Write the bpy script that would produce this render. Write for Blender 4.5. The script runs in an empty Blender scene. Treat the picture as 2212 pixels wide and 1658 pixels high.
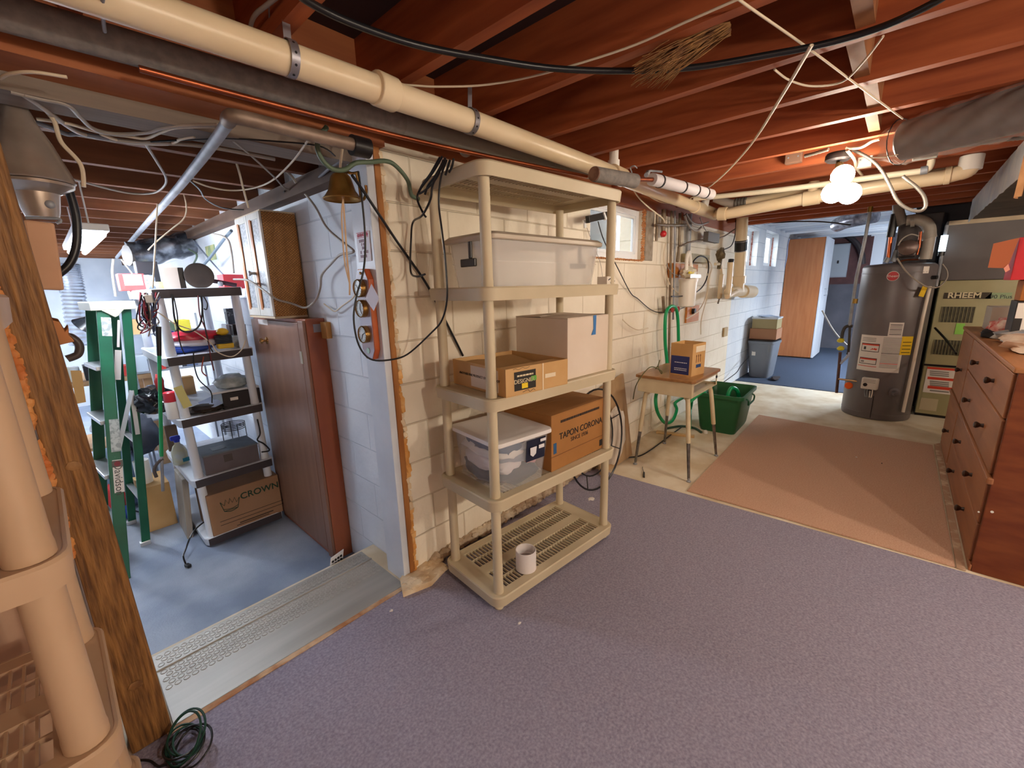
import bpy, bmesh, math, random
from mathutils import Vector as V, Matrix, noise
random.seed(7)
W, H, F, HC = 2212, 1658, 909.8, 1.45
S = bpy.context.scene
COL = S.collection
R = math.radians
YAW, PIT, ROL = R(42.432), R(12.834), R(-1.4315)
FW = V((math.cos(YAW)*math.cos(PIT), math.sin(YAW)*math.cos(PIT), -math.sin(PIT)))
_r = V((math.sin(YAW), -math.cos(YAW), 0)); _u = _r.cross(FW)
RI = math.cos(ROL)*_r + math.sin(ROL)*_u
UP = -math.sin(ROL)*_r + math.cos(ROL)*_u
CAM = V((0, 0, HC))
cd = bpy.data.cameras.new('camera'); co = bpy.data.objects.new('camera', cd); COL.objects.link(co)
cd.sensor_width = 36; cd.sensor_fit = 'HORIZONTAL'; cd.lens = F/W*36; cd.clip_start = .02
m = Matrix.Identity(4)
for i, v in enumerate((RI, UP, -FW)):
    for j in range(3): m[j][i] = v[j]
m.translation = CAM; co.matrix_world = m; S.camera = co

# ---- measuring helpers: where the sight line through a photo pixel meets a plane of the room
def ray(x, y): return FW + RI*((x-W/2)/F) - UP*((y-H/2)/F)
def az(x, y, z): d = ray(x, y); return CAM + d*((z-HC)/d.z)
def ay(x, y, Y): d = ray(x, y); return CAM + d*(Y/d.y)
def ax(x, y, X): d = ray(x, y); return CAM + d*(X/d.x)
def pt(p, k='z', v=2.0):
    if len(p) == 4: k, v = p[2], p[3]
    return {'z': az, 'y': ay, 'x': ax}[k](p[0], p[1], v)
def pts(l, k='z', v=2.0): return [pt(p, k, v) for p in l]

# ---- materials
def lin(h):
    if isinstance(h, str):
        h = h.lstrip('#'); c = [int(h[i:i+2], 16)/255 for i in (0, 2, 4)]
    else: c = h
    return tuple(((x/12.92) if x <= .04045 else ((x+.055)/1.055)**2.4) for x in c) + (1,)
MATS = {}
def mat(name, c1, c2=None, rough=.6, metal=0., scale=6., st=(1, 1, 1), bump=0., bscale=None, trans=0., emit=None, es=0., spec=.5, lo=.35, hi=.65, rnd=True, coat=0., alpha=1., detail=5, ior=1.45):
    if name in MATS: return MATS[name]
    m = bpy.data.materials.new(name); m.use_nodes = True; nt = m.node_tree; N = nt.nodes; L = nt.links
    b = N['Principled BSDF']; b.inputs['Roughness'].default_value = rough; b.inputs['Metallic'].default_value = metal
    b.inputs['Specular IOR Level'].default_value = spec; b.inputs['IOR'].default_value = ior
    b.inputs['Transmission Weight'].default_value = trans; b.inputs['Coat Weight'].default_value = coat
    b.inputs['Alpha'].default_value = alpha
    if emit: b.inputs['Emission Color'].default_value = lin(emit); b.inputs['Emission Strength'].default_value = es
    b.inputs['Base Color'].default_value = lin(c1)
    if c2 or bump:
        tc = N.new('ShaderNodeTexCoord'); mp = N.new('ShaderNodeMapping'); mp.inputs['Scale'].default_value = st
        if rnd:
            oi = N.new('ShaderNodeObjectInfo'); ad = N.new('ShaderNodeVectorMath'); ad.operation = 'ADD'
            sc = N.new('ShaderNodeVectorMath'); sc.operation = 'SCALE'; sc.inputs[0].default_value = (13, 17, 19)
            L.new(oi.outputs['Random'], sc.inputs['Scale']); L.new(tc.outputs['Object'], ad.inputs[0]); L.new(sc.outputs[0], ad.inputs[1]); L.new(ad.outputs[0], mp.inputs[0])
        else: L.new(tc.outputs['Object'], mp.inputs[0])
        n = N.new('ShaderNodeTexNoise'); n.inputs['Scale'].default_value = scale; n.inputs['Detail'].default_value = detail
        L.new(mp.outputs[0], n.inputs['Vector'])
        if c2:
            r = N.new('ShaderNodeValToRGB'); r.color_ramp.elements[0].position = lo; r.color_ramp.elements[1].position = hi
            r.color_ramp.elements[0].color = lin(c1); r.color_ramp.elements[1].color = lin(c2)
            L.new(n.outputs['Fac'], r.inputs[0]); L.new(r.outputs[0], b.inputs['Base Color'])
        if bump:
            bn = n
            if bscale:
                bn = N.new('ShaderNodeTexNoise'); bn.inputs['Scale'].default_value = bscale; bn.inputs['Detail'].default_value = 3; L.new(mp.outputs[0], bn.inputs['Vector'])
            bp = N.new('ShaderNodeBump'); bp.inputs['Strength'].default_value = min(1, bump); bp.inputs['Distance'].default_value = .004*max(1, bump)
            L.new(bn.outputs['Fac'], bp.inputs['Height']); L.new(bp.outputs[0], b.inputs['Normal'])
    MATS[name] = m; return m
def wood(name, c1, c2, axis='x', rough=.55, scale=9, fine=1., bump=.3, **k):
    st = {'x': (.09, 1, 1), 'y': (1, .09, 1), 'z': (1, 1, .09)}[axis]
    return mat(name, c1, c2, rough=rough, scale=scale*fine, st=tuple(s*3 for s in st), bump=bump, detail=7, lo=.3, hi=.7, **k)
def blocks(name, c1, c2, mortar, plane='y', rough=.75, bump=.5):
    m = bpy.data.materials.new(name); m.use_nodes = True; nt = m.node_tree; N = nt.nodes; L = nt.links
    b = N['Principled BSDF']; b.inputs['Roughness'].default_value = rough; b.inputs['Specular IOR Level'].default_value = .3
    g = N.new('ShaderNodeNewGeometry'); sp = N.new('ShaderNodeSeparateXYZ'); cb = N.new('ShaderNodeCombineXYZ')
    L.new(g.outputs['Position'], sp.inputs[0]); L.new(sp.outputs['X' if plane == 'y' else 'Y'], cb.inputs[0]); L.new(sp.outputs['Z'], cb.inputs[1])
    br = N.new('ShaderNodeTexBrick'); br.inputs['Scale'].default_value = 1; br.inputs['Brick Width'].default_value = .406; br.inputs['Row Height'].default_value = .203
    br.inputs['Mortar Size'].default_value = .005; br.inputs['Mortar Smooth'].default_value = .6; br.inputs['Color1'].default_value = lin(c1); br.inputs['Color2'].default_value = lin(c1); br.inputs['Mortar'].default_value = lin(mortar)
    L.new(cb.outputs[0], br.inputs['Vector'])
    n = N.new('ShaderNodeTexNoise'); n.inputs['Scale'].default_value = 2.2; n.inputs['Detail'].default_value = 7; L.new(g.outputs['Position'], n.inputs['Vector'])
    r = N.new('ShaderNodeValToRGB'); r.color_ramp.elements[0].position = .42; r.color_ramp.elements[1].position = .72; r.color_ramp.elements[0].color = (0, 0, 0, 1); L.new(n.outputs['Fac'], r.inputs[0])
    mx = N.new('ShaderNodeMix'); mx.data_type = 'RGBA'; L.new(r.outputs[0], mx.inputs['Factor']); L.new(br.outputs['Color'], mx.inputs['A']); mx.inputs['B'].default_value = lin(c2)
    L.new(mx.outputs['Result'], b.inputs['Base Color'])
    n2 = N.new('ShaderNodeTexNoise'); n2.inputs['Scale'].default_value = 28; n2.inputs['Detail'].default_value = 6; L.new(g.outputs['Position'], n2.inputs['Vector'])
    ma = N.new('ShaderNodeMath'); ma.operation = 'MULTIPLY_ADD'; ma.inputs[1].default_value = -2.2; L.new(br.outputs['Fac'], ma.inputs[0]); L.new(n2.outputs['Fac'], ma.inputs[2])
    bp = N.new('ShaderNodeBump'); bp.inputs['Strength'].default_value = bump; bp.inputs['Distance'].default_value = .006; L.new(ma.outputs[0], bp.inputs['Height']); L.new(bp.outputs[0], b.inputs['Normal'])
    return m

# ---- shapes
def NB(): return bmesh.new()
def hexa(b, p):            # eight corners: bottom loop then top loop
    v = [b.verts.new(q) for q in p]
    for f in ((3, 2, 1, 0), (4, 5, 6, 7), (0, 1, 5, 4), (1, 2, 6, 5), (2, 3, 7, 6), (3, 0, 4, 7)): b.faces.new([v[i] for i in f])
    return b
def box(b, x0, y0, z0, x1, y1, z1):
    return hexa(b, [(x0, y0, z0), (x1, y0, z0), (x1, y1, z0), (x0, y1, z0), (x0, y0, z1), (x1, y0, z1), (x1, y1, z1), (x0, y1, z1)])
def slab(b, p0, p1, up, w, t):   # a bar from p0 to p1, w wide across, t thick along up
    p0, p1, up = V(p0), V(p1), V(up); d = (p1-p0).normalized(); s = d.cross(up).normalized()*w/2; u = s.cross(d).normalized()*t/2
    return hexa(b, [p0-s-u, p0+s-u, p1+s-u, p1-s-u, p0-s+u, p0+s+u, p1+s+u, p1-s+u])
def prism(b, poly, ext):
    ext = V(ext); a = [b.verts.new(p) for p in poly]; c = [b.verts.new(V(p)+ext) for p in poly]; n = len(a)
    b.faces.new(a[::-1]); b.faces.new(c)
    for i in range(n): b.faces.new((a[i], a[(i+1) % n], c[(i+1) % n], c[i]))
    bmesh.ops.recalc_face_normals(b, faces=b.faces[:]); return b
def rings(b, rs, cap=True, closed=False):
    vs = [[b.verts.new(p) for p in r] for r in rs]; n = len(vs[0])
    if closed: vs.append(vs[0])
    for a, c in zip(vs, vs[1:]):
        for i in range(n): b.faces.new((a[i], a[(i+1) % n], c[(i+1) % n], c[i]))
    if cap and not closed: b.faces.new(vs[0][::-1]); b.faces.new(vs[-1])
    return b
def frame(d):
    d = V(d).normalized(); a = V((0, 0, 1)) if abs(d.z) < .9 else V((1, 0, 0)); x = d.cross(a).normalized(); return x, x.cross(d).normalized()*-1
def cyl(b, p, q, r, r2=None, n=16, cap=True):
    p, q = V(p), V(q); r2 = r if r2 is None else r2; x, y = frame(q-p)
    c = [(math.cos(2*math.pi*i/n), math.sin(2*math.pi*i/n)) for i in range(n)]
    return rings(b, [[p+(x*i+y*j)*r for i, j in c], [q+(x*i+y*j)*r2 for i, j in c]], cap)
def lathe(b, prof, o=(0, 0, 0), axis=(0, 0, 1), n=24, cap=True):
    o = V(o); d = V(axis).normalized(); x, y = frame(d)
    c = [(math.cos(2*math.pi*i/n), math.sin(2*math.pi*i/n)) for i in range(n)]
    return rings(b, [[o+d*z+(x*i+y*j)*max(r, 1e-4) for i, j in c] for r, z in prof], cap)
def cr(p, k=6):            # smooth curve through points
    p = [V(q) for q in p]
    if len(p) < 3: return p
    o = []
    for i in range(len(p)-1):
        a, b_, c, d = p[max(i-1, 0)], p[i], p[i+1], p[min(i+2, len(p)-1)]
        for j in range(k):
            t = j/k; o.append(.5*((2*b_)+(c-a)*t+(2*a-5*b_+4*c-d)*t*t+(3*b_-a-3*c+d)*t**3))
    return o+[p[-1]]
def tube(b, p, r, n=7, smooth=True, k=6, cap=True, r2=None, corr=0., flat=1.):
    p = cr(p, k) if smooth else [V(q) for q in p]
    rs = []; x = None; m = len(p)
    for i, q in enumerate(p):
        d = (p[min(i+1, m-1)]-p[max(i-1, 0)])
        if d.length < 1e-7: d = V((0, 0, 1))
        d.normalize()
        if x is None: x = frame(d)[0]
        x = (x-d*x.dot(d)); x = x.normalized() if x.length > 1e-6 else frame(d)[0]
        y = d.cross(x); rr = r if r2 is None else r+(r2-r)*i/(m-1)
        if corr: rr *= 1+corr*(1 if i % 2 else -1)
        rs.append([q+(x*math.cos(2*math.pi*j/n)+y*math.sin(2*math.pi*j/n)*flat)*rr for j in range(n)])
    return rings(b, rs, cap)
def blob(b, c, r, sub=2, amp=.2, fr=3., seed=0, flatz=None):
    c = V(c); r = V(r) if not isinstance(r, (int, float)) else V((r, r, r))
    g = bmesh.ops.create_icosphere(b, subdivisions=sub, radius=1)
    for v in g['verts']:
        q = v.co.copy(); k = 1+amp*noise.noise(q*fr+V((seed*7.3, seed*3.1, seed)))*1.6
        q = V((q.x*r.x, q.y*r.y, q.z*r.z))*k
        if flatz is not None: q.z = max(q.z, flatz)
        v.co = c+q
    return b
def grid(b, f, nu, nv, th=None):      # sheet from f(u,v)
    vs = [[b.verts.new(f(i/nu, j/nv)) for j in range(nv+1)] for i in range(nu+1)]
    fs = [b.faces.new((vs[i][j], vs[i+1][j], vs[i+1][j+1], vs[i][j+1])) for i in range(nu) for j in range(nv)]
    if th: bmesh.ops.recalc_face_normals(b, faces=b.faces[:]); bmesh.ops.solidify(b, geom=b.faces[:], thickness=th)
    return b

# ---- objects
WL = {}; LOCAL = set()
def link(n, d): o = bpy.data.objects.new(n, d); COL.objects.link(o); return o
def obj(name, b, m, parent=None, sm=False, bev=0., seg=2, label=None, cat=None, group=None, kind=None, ang=35):
    if parent is None:       # origin at the base of the thing
        xs = [v.co for v in b.verts]
        o0 = V(((min(v.x for v in xs)+max(v.x for v in xs))/2, (min(v.y for v in xs)+max(v.y for v in xs))/2, min(v.z for v in xs)))
        bmesh.ops.translate(b, verts=b.verts[:], vec=-o0)
    bmesh.ops.recalc_face_normals(b, faces=b.faces[:])
    me = bpy.data.meshes.new(name); b.to_mesh(me); b.free(); o = link(name, me)
    for q in (m if isinstance(m, (list, tuple)) else [m]): me.materials.append(q)
    if sm:
        me.shade_smooth(); me.set_sharp_from_angle(angle=R(ang))
    if bev:
        bm_ = o.modifiers.new('b', 'BEVEL'); bm_.width = bev; bm_.segments = seg; bm_.limit_method = 'ANGLE'; bm_.angle_limit = R(40)
    if parent is None: o.location = o0; WL[o.name] = o0
    else:
        o.parent = parent
        if parent.name in LOCAL: LOCAL.add(o.name)
        else:
            o.location = -(WL[parent.name] - WL.get('^'+parent.name, V((0, 0, 0))))
            WL[o.name] = V((0, 0, 0)); WL['^'+o.name] = V((0, 0, 0))
    if label: o['label'] = label
    if cat: o['category'] = cat
    if group: o['group'] = group
    if kind: o['kind'] = kind
    return o
def thing(name, label, cat, loc=(0, 0, 0), group=None, rz=None):
    o = link(name, None); o.location = loc; WL[o.name] = V(loc); o.empty_display_size = .05
    if rz is not None: o.rotation_euler = (0, 0, rz); LOCAL.add(o.name)
    o['label'] = label; o['category'] = cat
    if group: o['group'] = group
    return o
def struct(name, b, m, sm=False, bev=0., parent=None, label=None): return obj(name, b, m, parent, sm, bev, kind=None if parent else 'structure', label=label)
def wire(name, label, cat, p, r, m, k='z', v=2.0, parent=None, group=None, n=7, flat=1., corr=0., kk=6):
    P_ = pts(p, k, v) if not isinstance(p[0], V) else p
    return obj(name, tube(NB(), P_, r, n, flat=flat, corr=corr, k=kk), m, parent, sm=True, label=label, cat=cat, group=group, ang=60)
def text(name, s, m, parent, origin, right, up, size, ext=.0006, align='CENTER', bold=0.):
    c = bpy.data.curves.new('t', 'FONT'); c.body = s; c.size = size; c.extrude = ext; c.align_x = align; c.align_y = 'CENTER'; c.offset = bold
    t = bpy.data.objects.new('t', c); me = bpy.data.meshes.new_from_object(t); bpy.data.objects.remove(t); bpy.data.curves.remove(c)
    r, u = V(right).normalized(), V(up).normalized(); n = r.cross(u); M_ = Matrix((r, u, n)).transposed()
    for v in me.vertices: v.co = V(origin)+M_ @ v.co
    o = link(name, me); me.name = name; me.materials.append(m); o.parent = parent
    if parent.name in LOCAL: LOCAL.add(o.name)
    else: o.location = -(WL[parent.name] - WL.get('^'+parent.name, V((0, 0, 0))))
    return o
def bars(name, m, parent, o, r, u, rows, h, seed=0):     # rows of unreadable fine print
    r, u = V(r).normalized(), V(u).normalized(); n = r.cross(u); rd = random.Random(seed); b = NB()
    for z, w in rows:
        x = -w/2
        while x < w/2-.004:
            l = min(rd.uniform(.006, .016), w/2-x); c0 = V(o)+r*x+u*z; c1 = V(o)+r*(x+l)+u*z; slab(b, c0, c1, n, h, .0008); x += l+.003
    return obj(name, b, m, parent)
def dup(root, loc, rz=None, **kw):
    r = root.copy(); COL.objects.link(r); r.location = loc
    if rz is not None: r.rotation_euler = (0, 0, rz)
    for k, v in kw.items(): r[k] = v
    for ch in list(root.children):
        c = ch.copy(); COL.objects.link(c); c.parent = r
        for g in ch.children: d = g.copy(); COL.objects.link(d); d.parent = c
    return r
# ================= the setting
SUBF = 2.38; JB = 2.16
m_carpet = mat('purple grey carpet', '#8a8598', '#aca7ba', rough=.95, scale=110, bump=.9, bscale=120, lo=.3, hi=.7, spec=.15, rnd=False)
m_conc = mat('painted concrete', '#ece2cc', '#d3c09f', rough=.8, scale=4, bump=.15, bscale=40, detail=9, rnd=False)
m_fcarp = mat('blue carpet', '#434d5e', '#535e70', rough=.95, scale=160, bump=1, spec=.15, rnd=False)
m_wfloor = mat('worn grey floor', '#8693a8', '#a9b3c2', rough=.55, scale=3, bump=.3, bscale=120, detail=9, rnd=False)
m_white = blocks('cream block', '#efe6d4', '#e2d6c0', '#ddd0b8', 'y', bump=.7)
m_shop = blocks('white block', '#e4e9f0', '#d3dae4', '#d3dae4', 'x', bump=.5)
m_shopy = mat('white parged wall', '#dfe4ea', '#cfd6de', rough=.8, scale=3, bump=.2, bscale=30, rnd=False)
m_dark = mat('charcoal wall', '#5a5a63', '#4a4a52', rough=.85, scale=2.5, bump=.1, rnd=False)
m_joist = wood('red brown joist', '#8c4224', '#b66238', 'y', rough=.6, scale=7)
m_joistx = wood('brown joist', '#6e4128', '#8a5636', 'x', rough=.65, scale=7)
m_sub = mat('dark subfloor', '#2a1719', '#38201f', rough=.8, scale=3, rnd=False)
m_gird = wood('girder wood', '#94502e', '#b06a3e', 'x', rough=.6, scale=6)
m_post = wood('old fir post', '#5e3d20', '#a5753f', 'z', rough=.55, scale=34, bump=1.6)
m_greywood = wood('grey wood', '#74675e', '#8d7f72', 'x', rough=.8)
def poly_floor(name, p, z0, z1, m): return struct(name, prism(NB(), [(x, y, z0) for x, y in p], (0, 0, z1-z0)), m)
poly_floor('floor', [(-2.6, -3), (2.99, -3), (2.80, 1.72), (1.07, 1.72), (1.07, 1.66), (-.2, 1.66), (-.2, 1.72), (-2.6, 1.72)], -.12, 0, m_carpet)
poly_floor('floor_2', [(2.99, -3), (6.87, -3), (6.87, 1.72), (2.80, 1.72)], -.12, -.001, m_conc)
poly_floor('floor_3', [(6.87, -3), (11.4, -3), (11.4, 1.72), (6.87, 1.72)], -.12, .006, m_fcarp)
poly_floor('floor_4', [(-2.6, 2.09), (1.2, 2.09), (1.2, 9.3), (-2.6, 9.3)], -.3, -.18, m_wfloor)
b = NB(); box(b, -3, -3.4, -.46, 11.8, 9.6, -.40); struct('ground', b, mat('soil', '#3a3430', rough=.9))  # unseen slab added to stop sky light leaking in from below
def wallbox(name, m, x0, y0, z0, x1, y1, z1, holes=(), ax_='x'):
    b = NB(); xs = sorted({x0, x1, *[h[0] for h in holes], *[h[2] for h in holes]}) if ax_ == 'x' else None
    if not holes: box(b, x0, y0, z0, x1, y1, z1)
    else:
        for a, c in zip(xs, xs[1:]):
            h = [q for q in holes if q[0] <= a+1e-6 and q[2] >= c-1e-6]
            if not h: box(b, a, y0, z0, c, y1, z1)
            else:
                box(b, a, y0, z0, c, y1, h[0][1])
                if h[0][3] < z1-1e-4: box(b, a, y0, h[0][3], c, y1, z1)
    return struct(name, b, m)
wallbox('wall_back', m_white, 1.075, 1.70, -.1, 6.3, 1.92, 2.06, [(2.72, 1.655, 3.56, 2.06)])
m_white2 = blocks('bluish block', '#dfe3e6', '#d2d8de', '#b4bcc6', 'y')
wallbox('wall_back_far', m_white2, 6.3, 1.70, -.1, 11.4, 1.92, 2.5, [(6.5, 1.685, 7.42, 2.19), (7.86, 1.70, 8.78, 2.24)])
wallbox('wall_workshop_right', m_shop, 1.07, 1.92, -.3, 1.3, 9.3, 2.3)
wallbox('wall_workshop_far', m_shopy, -2.6, 9.2, -.3, 1.07, 9.4, 2.3)
wallbox('wall_workshop_left', m_shopy, -2.7, 1.9, -.3, -2.6, 9.4, 2.3)
m_tanw = mat('tan parged wall', '#c9a88c', '#b8937a', rough=.85, scale=3, bump=.4, bscale=25, rnd=False)
wallbox('wall_front_left', m_tanw, -2.6, 1.70, -.1, -.07, 1.9, 2.06)
wallbox('wall_left', m_tanw, -2.7, -3, -.1, -2.6, 1.9, 2.4)
wallbox('wall_near', m_white, -2.7, -3.1, -.1, 11.5, -3, 2.4)
wallbox('wall_far', m_dark, 11.4, -3, -.1, 11.5, 1.92, 2.5)
wallbox('wall_divider', m_dark, 6.62, -3, -.1, 6.74, .0, 2.4)
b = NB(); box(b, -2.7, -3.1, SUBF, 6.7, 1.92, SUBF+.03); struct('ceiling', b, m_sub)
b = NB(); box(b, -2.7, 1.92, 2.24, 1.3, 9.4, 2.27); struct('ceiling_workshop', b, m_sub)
m_fceil = mat('whitewashed boards', '#f0f3f6', '#c3ccd8', rough=.35, scale=5, st=(.6, .08, 1), lo=.4, hi=.6, rnd=False)
b = NB(); box(b, 6.7, -3.1, 2.42, 11.5, 1.92, 2.45)
for i in range(12): box(b, 6.85+i*.4, -3.1, 2.30, 6.89+i*.4, 1.7, 2.42)
struct('ceiling_far', b, m_fceil)
# main joists, one object each
rj = random.Random(3)
for i in range(-8, 14):
    x = 1.022+.4057*i
    if x > 6.5: break
    b = NB(); box(b, x-.042, -3.0, JB, x, 1.66 if x < 1.1 else 1.70, SUBF)
    o = struct('ceiling_joist', b, m_joist)
for (px, py, i) in ((1835, 30, 2), (1838, 125, 3), (1866, 225, 4), (1872, 268, 5)):
    x = 1.022+.4057*(i-1); p = ax(px, py, x+.2)
    b = NB(); box(b, x, p.y-.045, JB+.02, x+.363, p.y+.0, SUBF); struct('joist_blocking', b, mat('brown blocking', '#7c4c2a', '#94603a', rough=.7, scale=9))
# girder over the opening and the wall top
b = NB(); box(b, -2.6, 1.66, 2.03, 1.075, 1.80, SUBF); box(b, 1.075, 1.70, 2.06, 6.3, 1.80, SUBF); struct('girder_beam', b, m_gird)
b = NB(); box(b, -2.6, 1.80, 1.985, 1.2, 1.93, 2.24); struct('sill_beam', b, m_greywood)
b = NB(); box(b, 1.0, 1.95, 1.95, 1.069, 9.2, 2.024); struct('wall_plate', b, mat('dark plate', '#4a352a', '#5c4434', rough=.8))
b = NB(); box(b, 2.3, 2.30, 1.2, 4.0, 2.33, 2.6); box(b, 2.3, 2.04, 2.5, 4.0, 2.33, 2.53); struct('window_well', b, mat('well steel', '#4c5256', '#3e4448', rough=.6))  # second box is an unseen cover added to cut daylight on the well
b = NB(); box(b, 2.3, 1.92, 1.5, 4.0, 2.33, 1.6); struct('window_well_gravel', b, mat('gravel', '#5a544c', '#3c3832', rough=.9, scale=40))
for i in range(0, 17):
    y = 2.30+.437*i
    b = NB(); box(b, -2.6, y-.04, 2.025, 1.07, y, 2.24); struct('workshop_joist', b, m_joistx)
b = NB(); box(b, 6.56, -.1, 2.20, 6.7, 1.7, 2.45); struct('header_beam', b, mat('dark header', '#3a2a2c', rough=.8))
# post, jamb, stud
def knot(b, px, py, r):
    c = ay(px, py, 1.655); blob(b, c, (r*1.2, .006, r), 2, .15)
b = NB()
def postf(z): return .045-.004*math.sin(z*1.3)
n = 14
rs = []
for i in range(n+1):
    z = 2.03*i/n; xr = .0465-.0205*z; xl = -.06-.004*z
    rs.append([(xl, 1.655, z), (xr, 1.655, z), (xr, 1.775, z), (xl, 1.775, z)])
rings(b, rs); p_ = struct('timber_post', b, m_post, bev=.006)
b = NB(); knot(b, 158, 1006, .014); knot(b, 292, 1480, .016); struct('knot', b, mat('knot wood', '#6b4522', '#a5794a', rough=.6, scale=30), True, parent=p_)
b = NB(); box(b, 1.0, 1.69, -.05, 1.035, 1.85, 2.03); struct('trim_1', b, mat('white jamb paint', '#dfe6ef', '#d3dbe6', rough=.45, scale=5, bump=.1), bev=.003)
b = NB(); box(b, 1.035, 1.685, .0, 1.062, 1.90, 2.04); struct('trim_2', b, wood('raw stud', '#9a5f2c', '#bb8046', 'z', scale=10))
m_foam = mat('orange foam', '#d08a35', '#e8b878', rough=.7, scale=14, bump=.4)
m_mort = mat('lumpy mortar', '#e9d9bd', '#d8bb92', rough=.85, scale=14, bump=.5, bscale=40)
b = NB()
for i in range(60):
    z = .03+i*.0335
    blob(b, (1.068+rj.uniform(-.004, .008), 1.692, z), (.012+rj.random()*.008, .010, .018+.012*rj.random()), 1, .4, 2.5, i)
o = struct('trim_3', b, [m_mort, m_foam], True)
for p in o.data.polygons:
    p.material_index = 1 if noise.noise(V((0, 0, p.center.z*3.1+4))) > (-.12 if p.center.z < 1.25 else .25) else 0
b = NB()
for i in range(44): blob(b, (-.066+rj.uniform(-.006, .004)+.00, 1.654, .74+i*.0185+(.04 if i > 18 else 0)), (.011, .010, .015), 2, .35, 2.5, i+90)
struct('trim_4', b, mat('orange foam strip', '#c9743a', '#dfa05c', rough=.6, scale=12, bump=.5), True)
# opening step
b = NB(); box(b, -.2, 1.63, -.19, 1.07, 2.12, -.004); struct('sill_slab', b, m_conc)
# rubble and mortar at the wall foot
b = NB(); prism(b, [(.93, 1.60, .0), (1.07, 1.56, 0), (1.2, 1.60, 0), (1.2, 1.70, 0), (.98, 1.70, 0)], (0, 0, .03))
for i in range(16): blob(b, (rj.uniform(.98, 1.2), rj.uniform(1.6, 1.69), .026), (.04, .03, .012), 3, .3, 2.2, i)
struct('wall_footing', b, m_mort, True)
b = NB()
for i in range(30):
    x = 1.2+i*.055; blob(b, (x, 1.69, .03), (.04, .022+rj.random()*.012, .022+.022*rj.random()), 3, .3, 2.2, i+40)
struct('wall_footing_rubble', b, mat('crumbled mortar', '#d8c8ae', '#a98f74', rough=.9, scale=9, bump=.4), True)
# windows
m_vinyl = mat('white vinyl', '#eef2f5', rough=.35)
m_glass = mat('window glass', '#ffffff', rough=.02, trans=1., ior=1.1, spec=.3)
def window(i, x0, z0, x1, z1, y, raw=True):
    w = thing('window_%d' % i, 'white vinyl basement window', 'window', ((x0+x1)/2, y, z0)); del w['category']; del w['label']; w['kind'] = 'structure'
    b = NB(); t = .045
    box(b, x0, y, z0, x0+t, y+.05, z1); box(b, x1-t, y, z0, x1, y+.05, z1); box(b, x0+t, y, z0, x1-t, y+.05, z0+t); box(b, x0+t, y, z1-t, x1-t, y+.05, z1)
    xm = (x0+x1)/2; box(b, xm-.022, y-.005, z0+t, xm+.022, y+.05, z1-t)
    obj('window_frame', b, m_vinyl, w, bev=.004)
    for a, c in ((x0+t, xm-.022), (xm+.022, x1-t)):
        b = NB(); box(b, a, y+.02, z0+t, c, y+.024, z1-t); g = obj('pane', b, m_glass, w)
        b = NB(); s = .02; box(b, a, y+.012, z0+t, a+s, y+.034, z1-t); box(b, c-s, y+.012, z0+t, c, y+.034, z1-t); box(b, a+s, y+.012, z0+t, c-s, y+.034, z0+t+s); box(b, a+s, y+.012, z1-t-s, c-s, y+.034, z1-t); obj('sash', b, m_vinyl, w, bev=.002)
    return w
window(1, 2.735, 1.66, 3.545, 2.055, 1.735); window(2, 6.51, 1.69, 7.41, 2.185, 1.80); window(3, 7.87, 1.705, 8.77, 2.235, 1.80)
m_rawe = mat('raw window edge', '#b06a3c', '#c9905c', rough=.85, scale=18, bump=.6)
b = NB()
for i in range(22): blob(b, (3.565, 1.70, 1.66+i*.019), (.014, .02, .014), 1, .4, 3, i)
for i in range(26): blob(b, (2.75+i*.032, 1.70, 1.652), (.018, .018, .008), 1, .4, 3, i+30)
struct('trim_5', b, m_rawe, True)
b = NB(); box(b, 3.59, 1.688, 1.655, 3.74, 1.705, 2.06); struct('trim_6', b, mat('rough grey render', '#a3988a', '#8a7c6c', rough=.9, scale=16, bump=.5))
b = NB()
for x in (7.42, 8.78):
    for i in range(24): blob(b, (x+.002, 1.785, 1.7+i*.021), (.01, .014, .013), 1, .4, 3, i)
struct('trim_7', b, mat('red sealant edge', '#9a5a50', '#b87c70', rough=.8, scale=20, bump=.5), True)
# daylight outside, lamps
wd = bpy.data.worlds.new('sky'); S.world = wd; wd.use_nodes = True
wd.node_tree.nodes['Background'].inputs[0].default_value = (.9, .96, 1, 1); wd.node_tree.nodes['Background'].inputs[1].default_value = 6
def lamp(name, loc, e, col, size, typ='AREA', rot=(0, 0, 0), sy=None):
    l = bpy.data.lights.new(name, typ); l.energy = e; l.color = col
    if typ == 'AREA':
        l.size = size
        if sy: l.shape = 'RECTANGLE'; l.size_y = sy
    else: l.shadow_soft_size = size
    o = link(name, l); o.location = loc; o.rotation_euler = rot; return o
S.view_settings.view_transform = 'Standard'; S.view_settings.look = 'None'; S.view_settings.gamma = 1; S.view_settings.use_curve_mapping = False
S.view_settings.exposure = EXPO = 1.22
S.cycles.use_denoising = True
S.cycles.max_bounces = 10; S.cycles.diffuse_bounces = 6; S.cycles.transmission_bounces = 8; S.cycles.transparent_max_bounces = 12; S.cycles.sample_clamp_indirect = 6
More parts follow.
